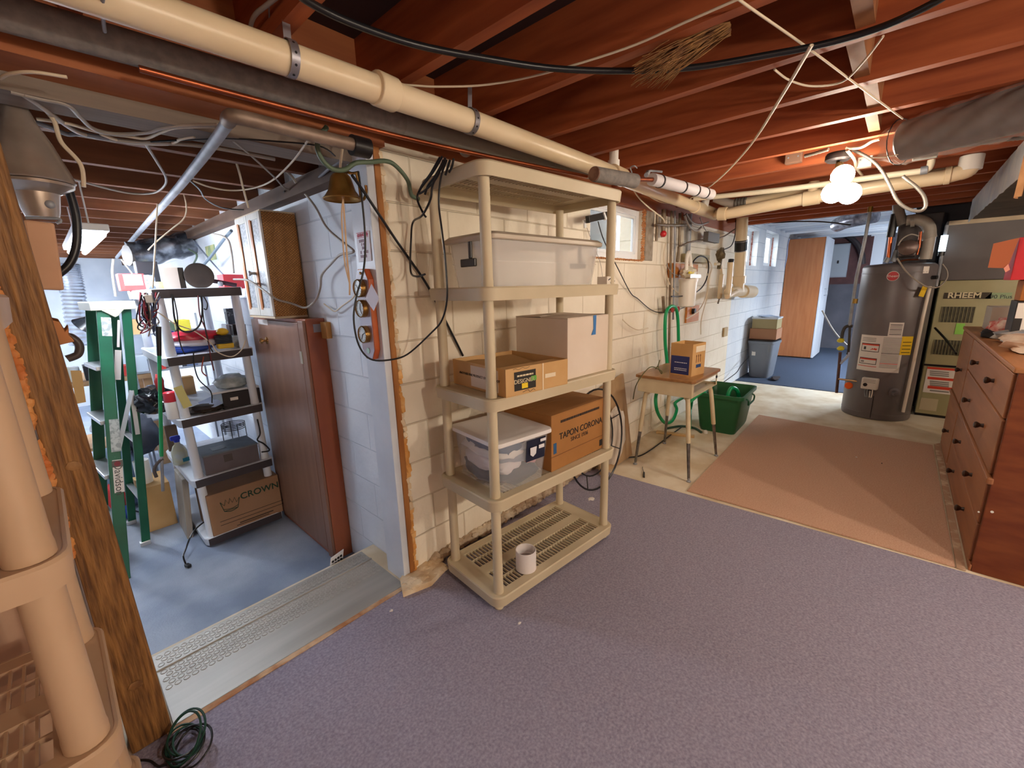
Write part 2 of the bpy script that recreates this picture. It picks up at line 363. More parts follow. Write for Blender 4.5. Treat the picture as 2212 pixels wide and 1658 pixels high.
# bulbs by the heater, the shop light; unseen pendants and tubes added for brightness
def bulb_fixture(name, label, px, loc, strength, dirs, spread=.0):
    t = thing(name, label, 'light fixture', loc)
    L_ = V(loc)
    b = NB(); lathe(b, [(.055, 0), (.062, -.012), (.062, -.035), (.05, -.045)], L_, n=24); obj('junction_box', b, mat('dark steel', '#4a4444', rough=.45, metal=.7), t, True)
    for k, d in enumerate(dirs):
        d = V(d); q = L_+V((0, 0, -.04)); d2 = d.normalized()
        b = NB(); cyl(b, q, q+d*.45, .008, n=8); cyl(b, q+d*.45, q+d*.75, .022, .026); obj('lamp_holder', b, mat('brass lamp holder', '#8a6a3c', rough=.35, metal=.8), t, True)
        b = NB(); lathe(b, [(.014, 0), (.018, .02), (.036, .05), (.042, .075), (.036, .1), (.02, .113), (.003, .117)], q+d*.72, d, 14)
        obj('bulb', b, mat('lit bulb', '#fff3d8', emit='#ffeccf', es=strength), t, True)
    return t
def globe(t, a, c, r, strength):
    a, c = V(a), V(c); d = (c-a).normalized()
    b = NB(); tube(b, [a, a.lerp(c, .3), c-d*(r+.03)], .007, 8, k=2); cyl(b, c-d*(r+.045), c-d*(r-.006), .02, .024, n=14); obj('lamp_holder', b, mat('brass lamp holder', '#8a6a3c', rough=.35, metal=.8), t, True)
    b = NB(); lathe(b, [(.001, -r)]+[(r*math.cos(x*.3142), r*math.sin(x*.3142)) for x in range(-4, 5)]+[(.001, r)], c, d, 16); obj('bulb', b, mat('lit bulb %g' % strength, '#fff3d8', emit='#fff0dc', es=strength), t, True)
p0 = az(1812, 330, 2.15)
t = bulb_fixture('bulb_cluster', 'three lit globe bulbs on a ceiling junction box in front of the water heater', None, p0, 0, [])
for px, py, X in ((1820, 379, 3.10), (1800, 416, 3.06), (1835, 418, 3.14)): globe(t, p0+V((0, 0, -.04)), ax(px, py, X), .055, 42)
for label, loc, drop, st in (('lit pendant bulb behind the viewer', (.75, -1.75, 2.16), .42, 260), ('lit pendant bulb behind the viewer by the front wall', (-1.9, -1.2, 2.16), .42, 75), ('lit pendant bulb over the hidden side of the room', (2.2, -2.1, 2.16), .30, 220), ('lit pendant bulb past the dresser', (4.6, -2.0, 2.16), .2, 120)):
    t = bulb_fixture('pendant_bulb', label, None, loc, 0, []); globe(t, V(loc)+V((0, 0, -.04)), V(loc)+V((.0, .0, -drop)), .06, st)  # unseen bulbs added to raise the room's brightness
def tube_light(label, c, ln, strength, axis='y', tilt=0.):
    t = thing('shop_light', label, 'light fixture', c); c = V(c); d = V((0, 1, tilt)).normalized() if axis == 'y' else V((1, 0, 0)); s = V((1, 0, 0)) if axis == 'y' else V((0, 1, 0))
    b = NB(); slab(b, c-d*ln/2, c+d*ln/2, (0, 0, 1), .13, .035); obj('housing', b, mat('light housing', '#e6ecf2', rough=.4), t, bev=.004)
    for k in (-.036, .036): b = NB(); cyl(b, c-d*(ln/2-.02)+s*k+V((0, 0, -.033)), c+d*(ln/2-.02)+s*k+V((0, 0, -.033)), .014, n=8); obj('light_tube', b, mat('lit tube %g' % strength, '#f4faff', emit='#eaf3ff', es=strength), t, True)
    for e in (-.42, .42): b = NB(); cyl(b, c+d*(ln*e)+V((0, 0, .017)), V((c.x, c.y+ln*e if axis == 'y' else c.y, 2.24 if axis == 'y' else 2.42)), .004, n=6); obj('hanger_chain', b, mat('light housing', '#e6ecf2'), t)
    return t
tube_light('lit fluorescent shop light hung under the workshop joists', (az(196, 485, 1.80)+az(166, 537, 1.80))/2, 1.30, 62)
tube_light('second fluorescent shop light deeper in the workshop', (-.9, 6.9, 1.86), 1.25, 220)  # added out of view to brighten the back of the workshop
tube_light('fluorescent light over the far room', (8.4, -.9, 1.5), 1.25, 300)  # added out of view to lighten the far room and its ceiling
# ================= pipes, cables and fittings under the main ceiling
m_pvc = mat('cream pvc', '#ecd9b8', '#e2cca6', rough=.32, scale=3)
m_pvcw = mat('white pvc', '#efece4', rough=.3)
m_strap = mat('galvanised strap', '#9a98a0', rough=.4, metal=.7)
m_insul = mat('grey pipe insulation', '#7f7a78', '#938c86', rough=.85, scale=40, bump=.4)
m_copper = mat('copper pipe', '#b0603c', '#8e4a30', rough=.35, metal=.8, scale=5)
m_black = mat('black rubber', '#1c1b1e', rough=.32)
m_cab = mat('cream cable', '#dccdb4', rough=.5)
m_gcab = mat('grey cable', '#a59c92', rough=.5)
m_galv = mat('galvanised pipe', '#a9adb4', '#8b8f96', rough=.58, metal=.35, scale=9)
t = thing('drain_pipe', 'long cream drain pipe hung below the joists along the cream block wall', 'pipe', az(740, 168, 2.075))
q = pts([(740, 168), (1020, 264), (1295, 364), (1410, 412), (1543, 462)], 'z', 2.075)
q = [q[0]+(q[0]-q[1])*1.9]+q
b = NB(); tube(b, q, .042, 20, smooth=False); obj('pipe', b, m_pvc, t, True)
for a, c in (((810, 189), (851, 206)), ((1322, 374), (1345, 384)), ((1500, 446), (1545, 463))):
    b = NB(); cyl(b, az(*a, 2.075), az(*c, 2.075), .05, n=22); obj('coupling', b, m_pvc, t, True, bev=.003)
p = az(1325, 377, 2.075); b = NB(); cyl(b, p, p+V((0, 0, .16)), .026, n=16); cyl(b, p, p+V((0, 0, .075)), .033, n=16); obj('vent_stub', b, m_pvcw, t, True)
p = az(1520, 452, 2.075); b = NB(); cyl(b, p, p+V((.0, -.02, .13)), .032, n=16); obj('vent_stub', b, m_pvcw, t, True)
# the crossing drain
XQ = 3.93
t = thing('drain_pipe', 'cream drain pipe crossing below the joists in front of the dark far opening', 'pipe', ax(1745, 428, XQ))
q = [az(1543, 462, 2.075)]+[ax(x, y, XQ) for x, y in ((1572, 461), (1640, 448), (1745, 428), (1900, 402), (2035, 383), (2078, 372))]
b = NB(); tube(b, q, .043, 18, smooth=False); tube(b, [ax(2074, 373, XQ), ax(2092, 366, XQ), ax(2098, 350, XQ)], .045, 18); obj('pipe', b, m_pvc, t, True)
for a, c in (((1552, 462), (1570, 461)), ((1735, 430), (1772, 424)), ((2040, 380), (2054, 378))):
    b = NB(); cyl(b, ax(*a, XQ), ax(*c, XQ), .052, n=20); obj('coupling', b, m_pvc, t, True, bev=.003)
b = NB(); cyl(b, ax(2094, 368, XQ), ax(2101, 335, XQ), .055, n=18); obj('riser', b, m_pvcw, t, True, bev=.004)
b = NB(); cyl(b, ax(1754, 425, XQ), ax(1759, 392, XQ), .033, n=16); obj('tee_branch', b, m_pvc, t, True, bev=.003)
t = thing('waste_pipe', 'cream pipe with ribbed rubber coupling running above the crossing drain', 'pipe', ax(1680, 426, 4.12))
b = NB(); tube(b, [ax(1612, 437, 4.12), ax(1748, 414, 4.12)], .04, 16, smooth=False); tube(b, [ax(1905, 395, 4.12), ax(2074, 369, 4.12)], .036, 16, smooth=False); tube(b, [ax(1748, 414, 4.12), ax(1905, 395, 4.12)], .036, 12, smooth=False); obj('pipe', b, m_pvc, t, True)
b = NB(); tube(b, [ax(1588, 440, 4.12)+(ax(1614, 437, 4.12)-ax(1588, 440, 4.12))*i/8 for i in range(9)], .044, 16, smooth=False, corr=.06); obj('rubber_coupling', b, mat('grey rubber', '#6b665f', rough=.6), t, True)
b = NB(); tube(b, pts([(1545, 428), (1572, 438), (1590, 440)], 'x', 4.12), .034, 14); obj('elbow', b, mat('milky pipe', '#b9aea4', rough=.3), t, True)
t = thing('water_pipe', 'slim cream water pipe above the crossing drain, ending in an elbow', 'pipe', ax(1778, 398, 3.72))
b = NB(); tube(b, pts([(1499, 429), (1640, 415), (1778, 398), (1900, 381), (1985, 370), (2003, 366), (2010, 356), (2012, 345)], 'x', 3.72), .018, 12, k=3); obj('pipe', b, mat('cream painted pipe', '#e6dcc2', rough=.4), t, True)
b = NB(); cyl(b, ax(1988, 369, 3.72), ax(2004, 366, 3.72), .024); obj('elbow', b, m_galv, t, True)
# straps on the long drain
def strap(px, py, tail, label):
    p = az(px, py, 2.075); d = (az(1020, 264, 2.075)-az(740, 168, 2.075)).normalized(); b = NB()
    lathe(b, [(.043, -.011), (.0455, -.011), (.0455, .011), (.043, .011), (.043, -.011)], p, d, 24, cap=False)
    slab(b, p+V((0, -.0, .043)), p+V((.005, -.0, tail)), d, .002, .02)
    b2 = obj('pipe_strap', b, m_strap, None, True, label=label, cat='strap')
    b = NB()
    for i in range(10):
        a = i*math.tau/10; x, y = frame(d); n_ = x*math.cos(a)+y*math.sin(a); cyl(b, p+n_*.0452, p+n_*.0460, .0035, n=8)
    obj('hole_mark', b, m_black, b2, True)
strap(626, 127, .14, 'perforated metal strap holding the cream drain pipe nearest the viewer')
strap(1016, 262, .12, 'perforated metal strap on the cream drain pipe above the beige shelf')
# insulated pipe against the girder
t = thing('insulated_pipe', 'long grey foam-wrapped pipe running along the girder behind the cream drain', 'pipe', az(740, 232, 2.08))
q = pts([(740, 232), (868, 268), (1080, 322), (1285, 374)], 'z', 2.08); q = [q[0]+(q[0]-q[1])*4.6]+q
b = NB(); tube(b, q[:3], .04, 14, smooth=False); obj('foam_sleeve', b, m_insul, t, True)
b = NB(); tube(b, q[2:], .037, 14, smooth=False); obj('taped_sleeve', b, mat('grey tape', '#8d8a86', rough=.6), t, True)
b = NB(); cyl(b, q[-1], q[-1]+(q[-1]-q[-2]).normalized()*.05, .014); obj('pipe_end', b, m_copper, t, True)
p = az(961, 296, 2.08); d = (q[2]-q[1]).normalized(); b = NB(); lathe(b, [(.039, -.011), (.042, -.011), (.042, .011), (.039, .011), (.039, -.011)], p, d, 20, cap=False); slab(b, p+V((0, 0, .04)), p+V((0, .03, .1)), d, .002, .02); obj('pipe_strap', b, m_strap, t, True)
wire('copper_pipe', 'thin reddish copper pipe following the lower edge of the girder', 'pipe', [(300, 148), (640, 238), (955, 316), (1268, 381)], .009, m_copper, 'z', 2.02)
t = thing('insulated_pipe', 'pale foam-wrapped water pipe with black bands beyond the shelf, near the drain corner', 'pipe', az(1470, 402, 1.99))
b = NB(); cyl(b, az(1285, 376, 1.99), az(1372, 391, 1.99), .036, n=18); obj('foam_sleeve', b, m_insul, t, True)
b = NB(); cyl(b, az(1285, 376, 1.99)-V((.012, 0, 0)), az(1286, 376, 1.99), .034, n=18); obj('sleeve_end', b, mat('rusty pipe end', '#6e4a3c', '#9a7a6a', rough=.7, scale=20), t, True)
b = NB(); cyl(b, az(1372, 387, 2.0), az(1412, 388, 2.03), .012); obj('pipe', b, m_copper, t, True)
L0, L1 = az(1408, 387, 2.03), az(1536, 420, 2.05)
b = NB(); cyl(b, L0, L1, .034, n=18); obj('white_sleeve', b, mat('pale foam', '#c9c4c6', rough=.6), t, True)
for f in (.1, .45, .68, .86):
    b = NB(); cyl(b, L0.lerp(L1, f), L0.lerp(L1, f+.018), .0365, n=18); obj('band', b, m_black, t, True)
b = NB(); tube(b, [az(1399, 375, 2.04), az(1404, 369, 2.06), az(1430, 371, 2.06)], .006); cyl(b, az(1396, 378, 2.03), az(1400, 372, 2.06), .012); obj('valve_lever', b, m_galv, t, True)
b = NB(); tube(b, pts([(1365, 372), (1362, 362), (1370, 358), (1376, 363)], 'z', 2.05), .003); obj('hanger_hook', b, m_galv, t, True)
# disc hung from the strap, sparkle of dust
p = ay(1006, 323, 1.52); d = V((-.6, -.7, -.2)); b = NB(); lathe(b, [(.006, -.012), (.03, -.012), (.03, -.006), (.018, -.004), (.018, .006), (.03, .008), (.03, .014), (.006, .014)], p, d, 20); obj('plastic_spool', b, mat('clear grey plastic', '#c9c2bd', rough=.2, trans=.5), None, True, label='small clear plastic spool hanging above the corner of the beige shelf', cat='spool')
# cables across the joists
wire('coaxial_cable', 'thick black cable sagging across the joists over the room', 'cable', [(610, -45), (660, 0), (760, 50), (900, 97), (1060, 128), (1200, 148), (1350, 153), (1500, 145), (1650, 120), (1780, 95), (1900, 60), (2010, 10), (2090, -40), (2330, -190)], .0095, m_black, v=2.13)
wire('bell_wire', 'white wire sagging under the joists from the drain coupling', 'cable', [(852, 181), (900, 185), (950, 187), (1050, 183), (1170, 160), (1350, 105), (1480, 48), (1590, 0), (1660, -30)], .0035, m_cab, v=2.145)
wire('cloth_wire', 'tan wire strung under the joists towards the plastic-wrapped duct', 'cable', [(1560, -35), (1597, 0), (1740, 100), (1850, 182), (1950, 256)], .0035, m_cab, v=2.15)
wire('flat_cable', 'cream cable swooping from a joist down to the drain pipe above the shelf', 'cable', [(1752, 98), (1745, 112), (1690, 205), (1620, 315), (1555, 385), (1510, 418), (1470, 437), (1435, 438), (1405, 425), (1375, 395), (1345, 368)], .006, m_cab, v=2.1, flat=.6)
wire('loop_wire', 'thin tan wire looping between two joists in mid-ceiling', 'cable', [(1673, 150), (1705, 173), (1755, 186), (1820, 176), (1868, 130), (1908, 78)], .0035, m_cab, v=2.15)
wire('ceiling_wire', 'pale wire dropping from the drain towards the pipes on the cream wall', 'cable', [(1345, 370), (1375, 420), (1398, 445), (1430, 470), (1436, 480)], .005, m_cab, 'y', 1.5)
# bundle of twigs tucked over a joist
b = NB(); rt = random.Random(5)
for i in range(150):
    y0 = rt.gauss(0, 1); a = az(1570+rt.uniform(-20, 10), 62+rt.uniform(-14, 14), 2.20); e = az(1372+rt.uniform(-10, 75), 170+y0*14-rt.random()*22, 2.10+rt.uniform(-.015, .015)); mm = a.lerp(e, .5)+V((rt.uniform(-.02, .02), rt.uniform(-.02, .02), rt.uniform(-.01, .025)))
    tube(b, [a, mm, e], .0022, 4, k=3, r2=.0007)
obj('twig_bundle', b, mat('dry twigs', '#6a4428', '#9a7040', rough=.8, scale=20), None, True, label='bundle of dry brown twigs tucked above a ceiling joist', cat='twigs')
# armoured cable and boxes by the bulbs
m_bx = mat('armoured cable', '#8f8a82', rough=.4, metal=.6)
b = NB(); q = pts([(1842, 323), (1878, 342), (1903, 366), (1922, 400), (1938, 432), (1960, 450), (1985, 456), (1999, 446), (1996, 424), (1980, 404), (1962, 390), (1950, 380)], 'x', 3.3)
obj('armoured_cable', tube(b, cr(q, 12), .0085, 8, smooth=False, corr=.10), m_bx, None, True, label='looped armoured cable hanging beside the bulb cluster', cat='cable', ang=70)
wire('armoured_cable', 'armoured cable running along the joist from the bulb box towards the drain', 'cable', [(1738, 337), (1760, 331), (1790, 322)], .0095, m_bx, 'z', 2.15, corr=.1, kk=8)
wire('lamp_cable', 'white cable rising from the bulb box to the orange joist', 'cable', [(1828, 320), (1860, 318), (1884, 305), (1900, 300)], .008, m_cab, 'z', 2.15)
wire('lamp_cable', 'white cable dropping from the bulb box behind the lit globes', 'cable', [(1830, 324), (1846, 345), (1850, 362), (1862, 378)], .008, m_cab, 'z', 2.12)
for (x0, y0, x1, y1, l, c, X) in ((1697, 330, 1730, 348, 'small rusty junction box on a joist beside the bulb cluster', '#8a6a58', 3.35), (1976, 311, 2026, 336, 'grey metal switch box under the joist by the plastic-wrapped duct', '#8f9088', 3.0), (1855, 330, 1882, 358, 'off-white mounting block on the joist beside the lit bulbs', '#e6dccb', 3.5)):
    a, c_ = ax(x0, y0, X), ax(x1, y1, X); b = NB(); box(b, X, min(a.y, c_.y), min(a.z, c_.z), X+.05, max(a.y, c_.y), max(a.z, c_.z)); o = obj('junction_box', b, mat('box paint '+c, c, rough=.5), None, bev=.003, label=l, cat='electrical box')
    b = NB(); zc = (a.z+c_.z)/2
    for yy in (a.y*.8+c_.y*.2, a.y*.2+c_.y*.8): cyl(b, (X-.002, yy, zc), (X+.002, yy, zc), .005, n=8)
    obj('screw', b, m_galv, o)
# duct wrapped in clear plastic
t = thing('wrapped_duct', 'black insulated duct wrapped in clear plastic, hung under the joists', 'duct', az(2060, 265, 2.09))
A, B = az(1935, 302, 2.09), az(2260, 212, 2.09); A.z = B.z = 2.075
b = NB(); lathe(b, [(.075, 0), (.085, .01), (.085, .6)], A+(B-A).normalized()*.03, B-A, 24); obj('duct_core', b, mat('dark insulation', '#241e20', '#3c3434', rough=.3, scale=16, bump=.8), t, True)
m_film = mat('clear plastic film', '#eee4dc', rough=.12, alpha=.24, scale=9, bump=2.5)
dd = (B-A).normalized(); xx, yy = frame(dd)
def film(u, v):
    a = math.radians(-60+300*v); r = .098+.012*noise.noise(V((u*14, v*7, 1)))+.004*math.sin(v*40+u*30)
    return A+dd*(u*.62-.03+.012*math.sin(a*5))+(xx*math.cos(a)+yy*math.sin(a))*r*(1 if u > .06 else .8)
b = NB(); grid(b, film, 26, 44); obj('plastic_film', b, m_film, t, True, ang=80)
b = NB(); tube(b, [A+dd*.02+(xx*math.cos(a*.35)+yy*math.sin(a*.35))*.1 for a in range(0, 19)], .0022, 6, smooth=False); obj('tie_cord', b, m_black, t, True)
wire('tan_wire', 'thin tan wire sagging below the plastic-wrapped duct', 'cable', [(1880, 340), (1930, 336), (2000, 308), (2080, 288), (2150, 262), (2212, 235)], .003, m_cab, 'x', 2.8)
wire('armoured_cable', 'armoured cable running past the grey switch box under the joists', 'cable', [(2030, 316), (2090, 313), (2150, 304), (2195, 299), (2230, 296)], .008, m_bx, 'x', 2.95, corr=.1, kk=8)
# trunk duct with white facing
t = thing('trunk_duct', 'furnace trunk duct with white foil facing on its side', 'duct', (4.4, -.6, 1.98))
b = NB(); box(b, 2.55, -1.0, 1.985, 6.1, -.385, 2.145); obj('duct_body', b, mat('dark duct board', '#3c3632', '#544b44', rough=.6, scale=6, bump=.5), t)
b = NB(); grid(b, lambda u, v: V((2.55+u*3.5, -.38+.004*noise.noise(V((u*40, v*9, 0))), 1.95+v*.2+.012*noise.noise(V((u*22, 3, 1)))*(1-v))), 60, 5, .003); obj('foil_facing', b, mat('white foil facing', '#d8d6d2', '#b9bec6', rough=.3, metal=.2, scale=8, bump=.7), t, True)
b = NB(); grid(b, lambda u, v: V((3.32+.09*u+.03*v, -.375+.02*math.sin(u*3), 1.93-.10*v+.13*(1-v))), 6, 6, .003); obj('torn_flap', b, mat('brown kraft flap', '#a87a50', '#8e6038', rough=.8, scale=9), t, True)
wire('stub_cable', 'short grey cable stub sticking out of the joist bay above the drain', 'cable', [(600, -8), (575, 12), (555, 28), (545, 44), (541, 60)], .006, m_gcab, v=2.2)
wire('hanger_wire', 'stiff wire hanger dropping past the cream drain near the photo corner', 'wire', [(222, -10), (221, 20), (223, 45), (226, 68)], .004, m_galv, v=2.05)
wire('bent_nail', 'thin wire pin hanging from the joist beside the grey cable stub', 'wire', [(581, 12), (582, 45), (584, 80)], .002, m_galv, v=2.2)
# ================= beige resin shelf unit in the middle and what stands on it
m_shelf = mat('putty plastic', '#d2c5a8', '#c6b899', rough=.5, scale=3)
def rrect(x0, y0, x1, y1, r, z, n=5):
    o = []
    for cx, cy, a0 in ((x1-r, y1-r, 0), (x0+r, y1-r, 90), (x0+r, y0+r, 180), (x1-r, y0+r, 270)):
        for i in range(n+1):
            a = math.radians(a0+90*i/n); o.append((cx+r*math.cos(a), cy+r*math.sin(a), z))
    return o
def tray(b, w, d, z, h, r=.05, slats=True, step=.021, bb=.05):
    rings(b, [rrect(.004, .004, w-.004, d-.004, r, z), rrect(0, 0, w, d, r, z+h-.006), rrect(.004, .004, w-.004, d-.004, r, z+h), rrect(.010, .010, w-.010, d-.010, r*.9, z+h), rrect(.010, .010, w-.010, d-.010, r*.9, z)], closed=True)
    t0, t1 = z+h-.012, z+h-.001
    if not slats: prism(b, rrect(.008, .008, w-.008, d-.008, r*.9, t0), (0, 0, t1-t0)); return
    # border plates, centre rib
    c = .095
    rp = [(p[0], p[1], t0) for p in rrect(.0095, .0095, w-.0095, d-.0095, r*.9, 0)]
    prism(b, [(c, d-.0095, t0)]+rp[6:18]+[(c, .0095, t0)], (0, 0, t1-t0)); prism(b, [(w-c, .0095, t0)]+rp[18:24]+rp[0:6]+[(w-c, d-.0095, t0)], (0, 0, t1-t0))
    for y0, y1 in ((.009, bb), (d-bb, d-.009), (d/2-.03, d/2+.03)): box(b, c, y0, t0, w-c, y1, t1)
    for y0, y1 in ((bb, d/2-.03), (d/2+.03, d-bb)):
        x = c+step
        while x < w-c-.004: box(b, x-.0024, y0, t0-.002, x+.0024, y1, t1-.002); x += step
        box(b, c, (y0+y1)/2-.0025, t0-.004, w-c, (y0+y1)/2+.0025, t1-.001)
def resin_shelf(name, label, loc, rz, w, d, bots, h, pr, m, feet=True, pin=.047, zshift=0, slats=True):
    t = thing(name, label, 'shelf', loc, rz=rz)
    for z in bots:
        b = NB(); tray(b, w, d, z, h, slats=slats); obj('shelf_tray', b, m, t, True, ang=30)
    for x in (pin, w-pin):
        for y in (pin, d-pin):
            for z0, z1 in zip(bots, bots[1:]):
                b = NB(); lathe(b, [(pr*1.04, z0+h), (pr*1.04, z0+h+.02), (pr, z0+h+.03), (pr*.95, z1-.01), (pr*.95, z1+.01)], (x, y, 0), n=20); obj('post', b, m, t, True)
            if feet:
                b = NB(); lathe(b, [(pr*.9, 0), (pr, .006), (pr*.8, .012), (pr*.8, bots[0]+.005)], (x, y, 0), n=18); obj('foot', b, m, t, True)
    return t
SA = R(-5.3); SO = V((1.137, 1.160, 0)); SX = V((math.cos(SA), math.sin(SA), 0)); SY = V((-math.sin(SA), math.cos(SA), 0))
def sh(u, v, z=0): return SO+SX*u+SY*v+V((0, 0, z))
shelf = resin_shelf('shelf_unit', 'beige plastic five-tier shelf unit with slotted trays in front of the cream wall', SO, SA, .91, .435, [.03, .507, .957, .404+1.0, 1.85], .053, .0225, m_shelf)
TT = [.083, .56, 1.010, 1.457]
# clear storage box with grey lid
def tub(b, w, d, h, t=.004, taper=.03, z0=0, r=.03):
    rings(b, [rrect(taper+t, taper+t, w-taper-t, d-taper-t, r, z0+.004), rrect(taper, taper, w-taper, d-taper, r, z0), rrect(0, 0, w, d, r, z0+h), rrect(t, t, w-t, d-t, r, z0+h), rrect(taper+t, taper+t, w-taper-t, d-taper-t, r, z0+.005)], cap=False)
    f = [v for v in b.verts]; b.verts.ensure_lookup_table(); n = len(rrect(0, 0, 1, 1, .1, 0)); b.faces.new([b.verts[n+i] for i in range(n)][::-1])
m_clear = mat('clear plastic', '#f4f2f0', rough=.2, alpha=.30, spec=.7)
m_clear2 = mat('clear plastic wall', '#f2f4f8', rough=.08, alpha=.14, spec=.8)
t = thing('storage_box', 'large empty clear storage box with grey lid, on the tier below the top', 'storage box', sh(.105, .08, TT[3]), rz=SA+R(1))
b = NB(); tub(b, .735, .31, .185, .004, .022); obj('box_body', b, m_clear, t, True)
b = NB(); rings(b, [rrect(-.012, -.012, .747, .322, .03, .186), rrect(-.016, -.016, .751, .326, .035, .19), rrect(-.016, -.016, .751, .326, .035, .204), rrect(.0, .0, .735, .31, .03, .216), rrect(.02, .02, .715, .29, .03, .216), rrect(.03, .03, .705, .28, .03, .209)]); obj('lid', b, mat('grey lid', '#c4b8a6', rough=.4), t, True)
for x, sx in ((-.012, 1), (.735, -1)):
    b = NB(); box(b, x, .10, .085, x+.014, .20, .118); box(b, x+.002*sx, .125, .118, x+.012, .145, .19); obj('latch', b, mat('black latch', '#3a3634', rough=.35), t, bev=.004)
b = NB(); rings(b, [rrect(.006, .006, .729, .304, .03, .10), rrect(.006, .006, .729, .304, .03, .103)], cap=False); obj('moulded_rib', b, m_clear, t, True)
t = thing('parts_box', 'small white carton with sketch marks beside the large clear storage box', 'carton', sh(.835, .03, TT[3]), rz=SA+R(2))
b = NB(); box(b, -.02, 0, 0, .055, .06, .038); obj('carton_body', b, mat('white carton', '#e6ddd0', rough=.6), t, bev=.001)
b = NB()
for x, z, dx in ((-.01, .02, .02), (.02, .023, .024), (.01, .006, .018), (.035, .008, .014)): slab(b, (x, -.0006, z), (x+dx, -.0006, z+.008), (0, 1, 0), .005, .001)
obj('printed_sketch', b, m_black, t)
t = thing('white_carton', 'plain white moving carton with blue tape at the window end of the middle tier', 'carton', sh(.51, .03, TT[2]), rz=SA+R(1))
m_wcard = mat('off white card', '#e0d2c2', '#d8c8b6', rough=.8, scale=4)
b = NB(); box(b, 0, 0, 0, .375, .35, .292); obj('carton_body', b, m_wcard, t, bev=.003)
b = NB(); grid(b, lambda u, v: V((u*.375, v*.172, .2955+.006*math.sin(u*5)*(v)**2)), 12, 4, .003); obj('flap', b, m_wcard, t, True)
b = NB(); grid(b, lambda u, v: V((u*.375, .178+v*.172, .2955+.005*math.sin(u*4+1)*(1-v))), 12, 4, .003); obj('flap', b, m_wcard, t, True)
b = NB(); prism(b, [(.20, -.001, .297), (.225, -.001, .297), (.222, -.001, .20), (.185, -.001, .20), (.203, -.001, .23)], (0, -.0012, 0)); obj('blue_tape', b, mat('blue tape', '#3a78b8', rough=.6), t)
bars('fine_print', m_black, t, (-.001, .22, .10), (0, -1, 0), (0, 0, 1), [(0, .13)], .009, 3); text('lettering', 'MADE IN CHINA', m_black, t, (-.001, .245, .08), (0, -1, 0), (0, 0, 1), .016)
# tan boot box
m_card = mat('tan cardboard', '#d0a873', '#c49a62', rough=.8, scale=5)
t = thing('boot_carton', 'shallow tan carton with black label and yellow sticker on the middle tier', 'carton', sh(.075, -.012, TT[2]+.002), rz=SA+R(-3))
w, d, h = .365, .40, .118
b = NB(); box(b, 0, 0, 0, w, d, .004)
for a in ((0, 0, w, .005), (0, d-.005, w, d), (0, .005, .005, d-.005), (w-.005, .005, w, d-.005)): box(b, a[0], a[1], .004, a[2], a[3], h)
box(b, .005, .005, h-.012, w-.005, d*.22, h-.008); obj('carton_body', b, m_card, t, bev=.0015)
b = NB(); grid(b, lambda u, v: V((.04+u*(w-.07), .06+v*(d-.1), h-.045+.03*v+.004*math.sin(u*9))), 8, 8, .003); obj('inner_flap', b, mat('brown inner flap', '#a98352', rough=.8), t, True)
b = NB(); box(b, -.0008, .05, .012, 0, .25, h-.012); obj('white_patch', b, mat('pale panel', '#e4d6c4', rough=.7), t)
text('lettering', 'ANOTHER FINE PRODUCT OF TEXAS BOOT', m_black, t, (-.0012, .19, .062), (0, -1, 0), (0, 0, 1), .0155)
b = NB(); box(b, .045, -.001, .02, .165, 0, .10); obj('black_label', b, mat('label black', '#23201c', rough=.6), t)
text('label_lettering', 'DESIGNER', mat('label cream', '#e2d2b0', rough=.6), t, (.10, -.0016, .058), (1, 0, 0), (0, 0, 1), .025); bars('fine_print', mat('label cream', '#e2d2b0'), t, (.105, -.0016, .082), (1, 0, 0), (0, 0, 1), [(0, .09)], .007, 5)
b = NB(); box(b, .085, -.0022, .026, .118, -.001, .048); obj('yellow_sticker', b, mat('yellow sticker', '#f2d22a', rough=.5), t)
b = NB(); box(b, .138, -.0022, .052, .168, -.001, .072); obj('green_sticker', b, mat('green sticker', '#6ab04a', rough=.5), t)
b = NB(); box(b, .22, -.0012, .05, .285, 0, .068); box(b, .205, -.0012, .0, .211, 0, h); obj('packing_tape', b, mat('pale tape', '#e6d6b8', rough=.4), t)
b = NB(); tube(b, [(.04+.013*i, -.001, .112+.003*math.sin(i*2)) for i in range(8)], .0008, 4); tube(b, [(.09, -.001, .01), (.12, -.001, .016), (.13, -.001, .006), (.15, -.001, .014), (.16, -.001, .008)], .001, 4); obj('printed_flourish', b, m_black, t)
# brown carton
m_brown = mat('brown cardboard', '#a97640', '#9b6a36', rough=.8, scale=4)
t = thing('brown_carton', 'brown carton lettered in black capitals on the second tier from the floor', 'carton', sh(.405, .04, TT[1]), rz=SA+R(2))
b = NB(); box(b, 0, 0, 0, .455, .33, .285); obj('carton_body', b, m_brown, t, bev=.003)
b = NB(); box(b, -.003, -.001, .286, .458, .165, .290); box(b, -.003, .168, .286, .458, .331, .290); obj('top_flap', b, m_brown, t)
m_ink = mat('box ink', '#2a2420', rough=.7)
text('lettering', 'TAPON CORONA', m_ink, t, (.245, -.001, .168), (1, 0, 0), (0, 0, 1), .046, bold=.0006); text('lettering', 'SINCE 1936', m_ink, t, (.225, -.001, .13), (1, 0, 0), (0, 0, 1), .030)
bars('fine_print', m_ink, t, (.235, -.001, .245), (1, 0, 0), (0, 0, 1), [(0, .33)], .013, 7)
b = NB(); box(b, .41, -.0012, .02, .44, 0, .055); obj('printed_mark', b, m_ink, t); b = NB(); box(b, .015, -.0012, .09, .038, 0, .145); obj('blue_label', b, mat('blue print', '#2c5a86', rough=.6), t)
b = NB(); box(b, .0, -.0012, .075, .455, -.0002, .078); obj('crease', b, mat('crease brown', '#7d4f28'), t)
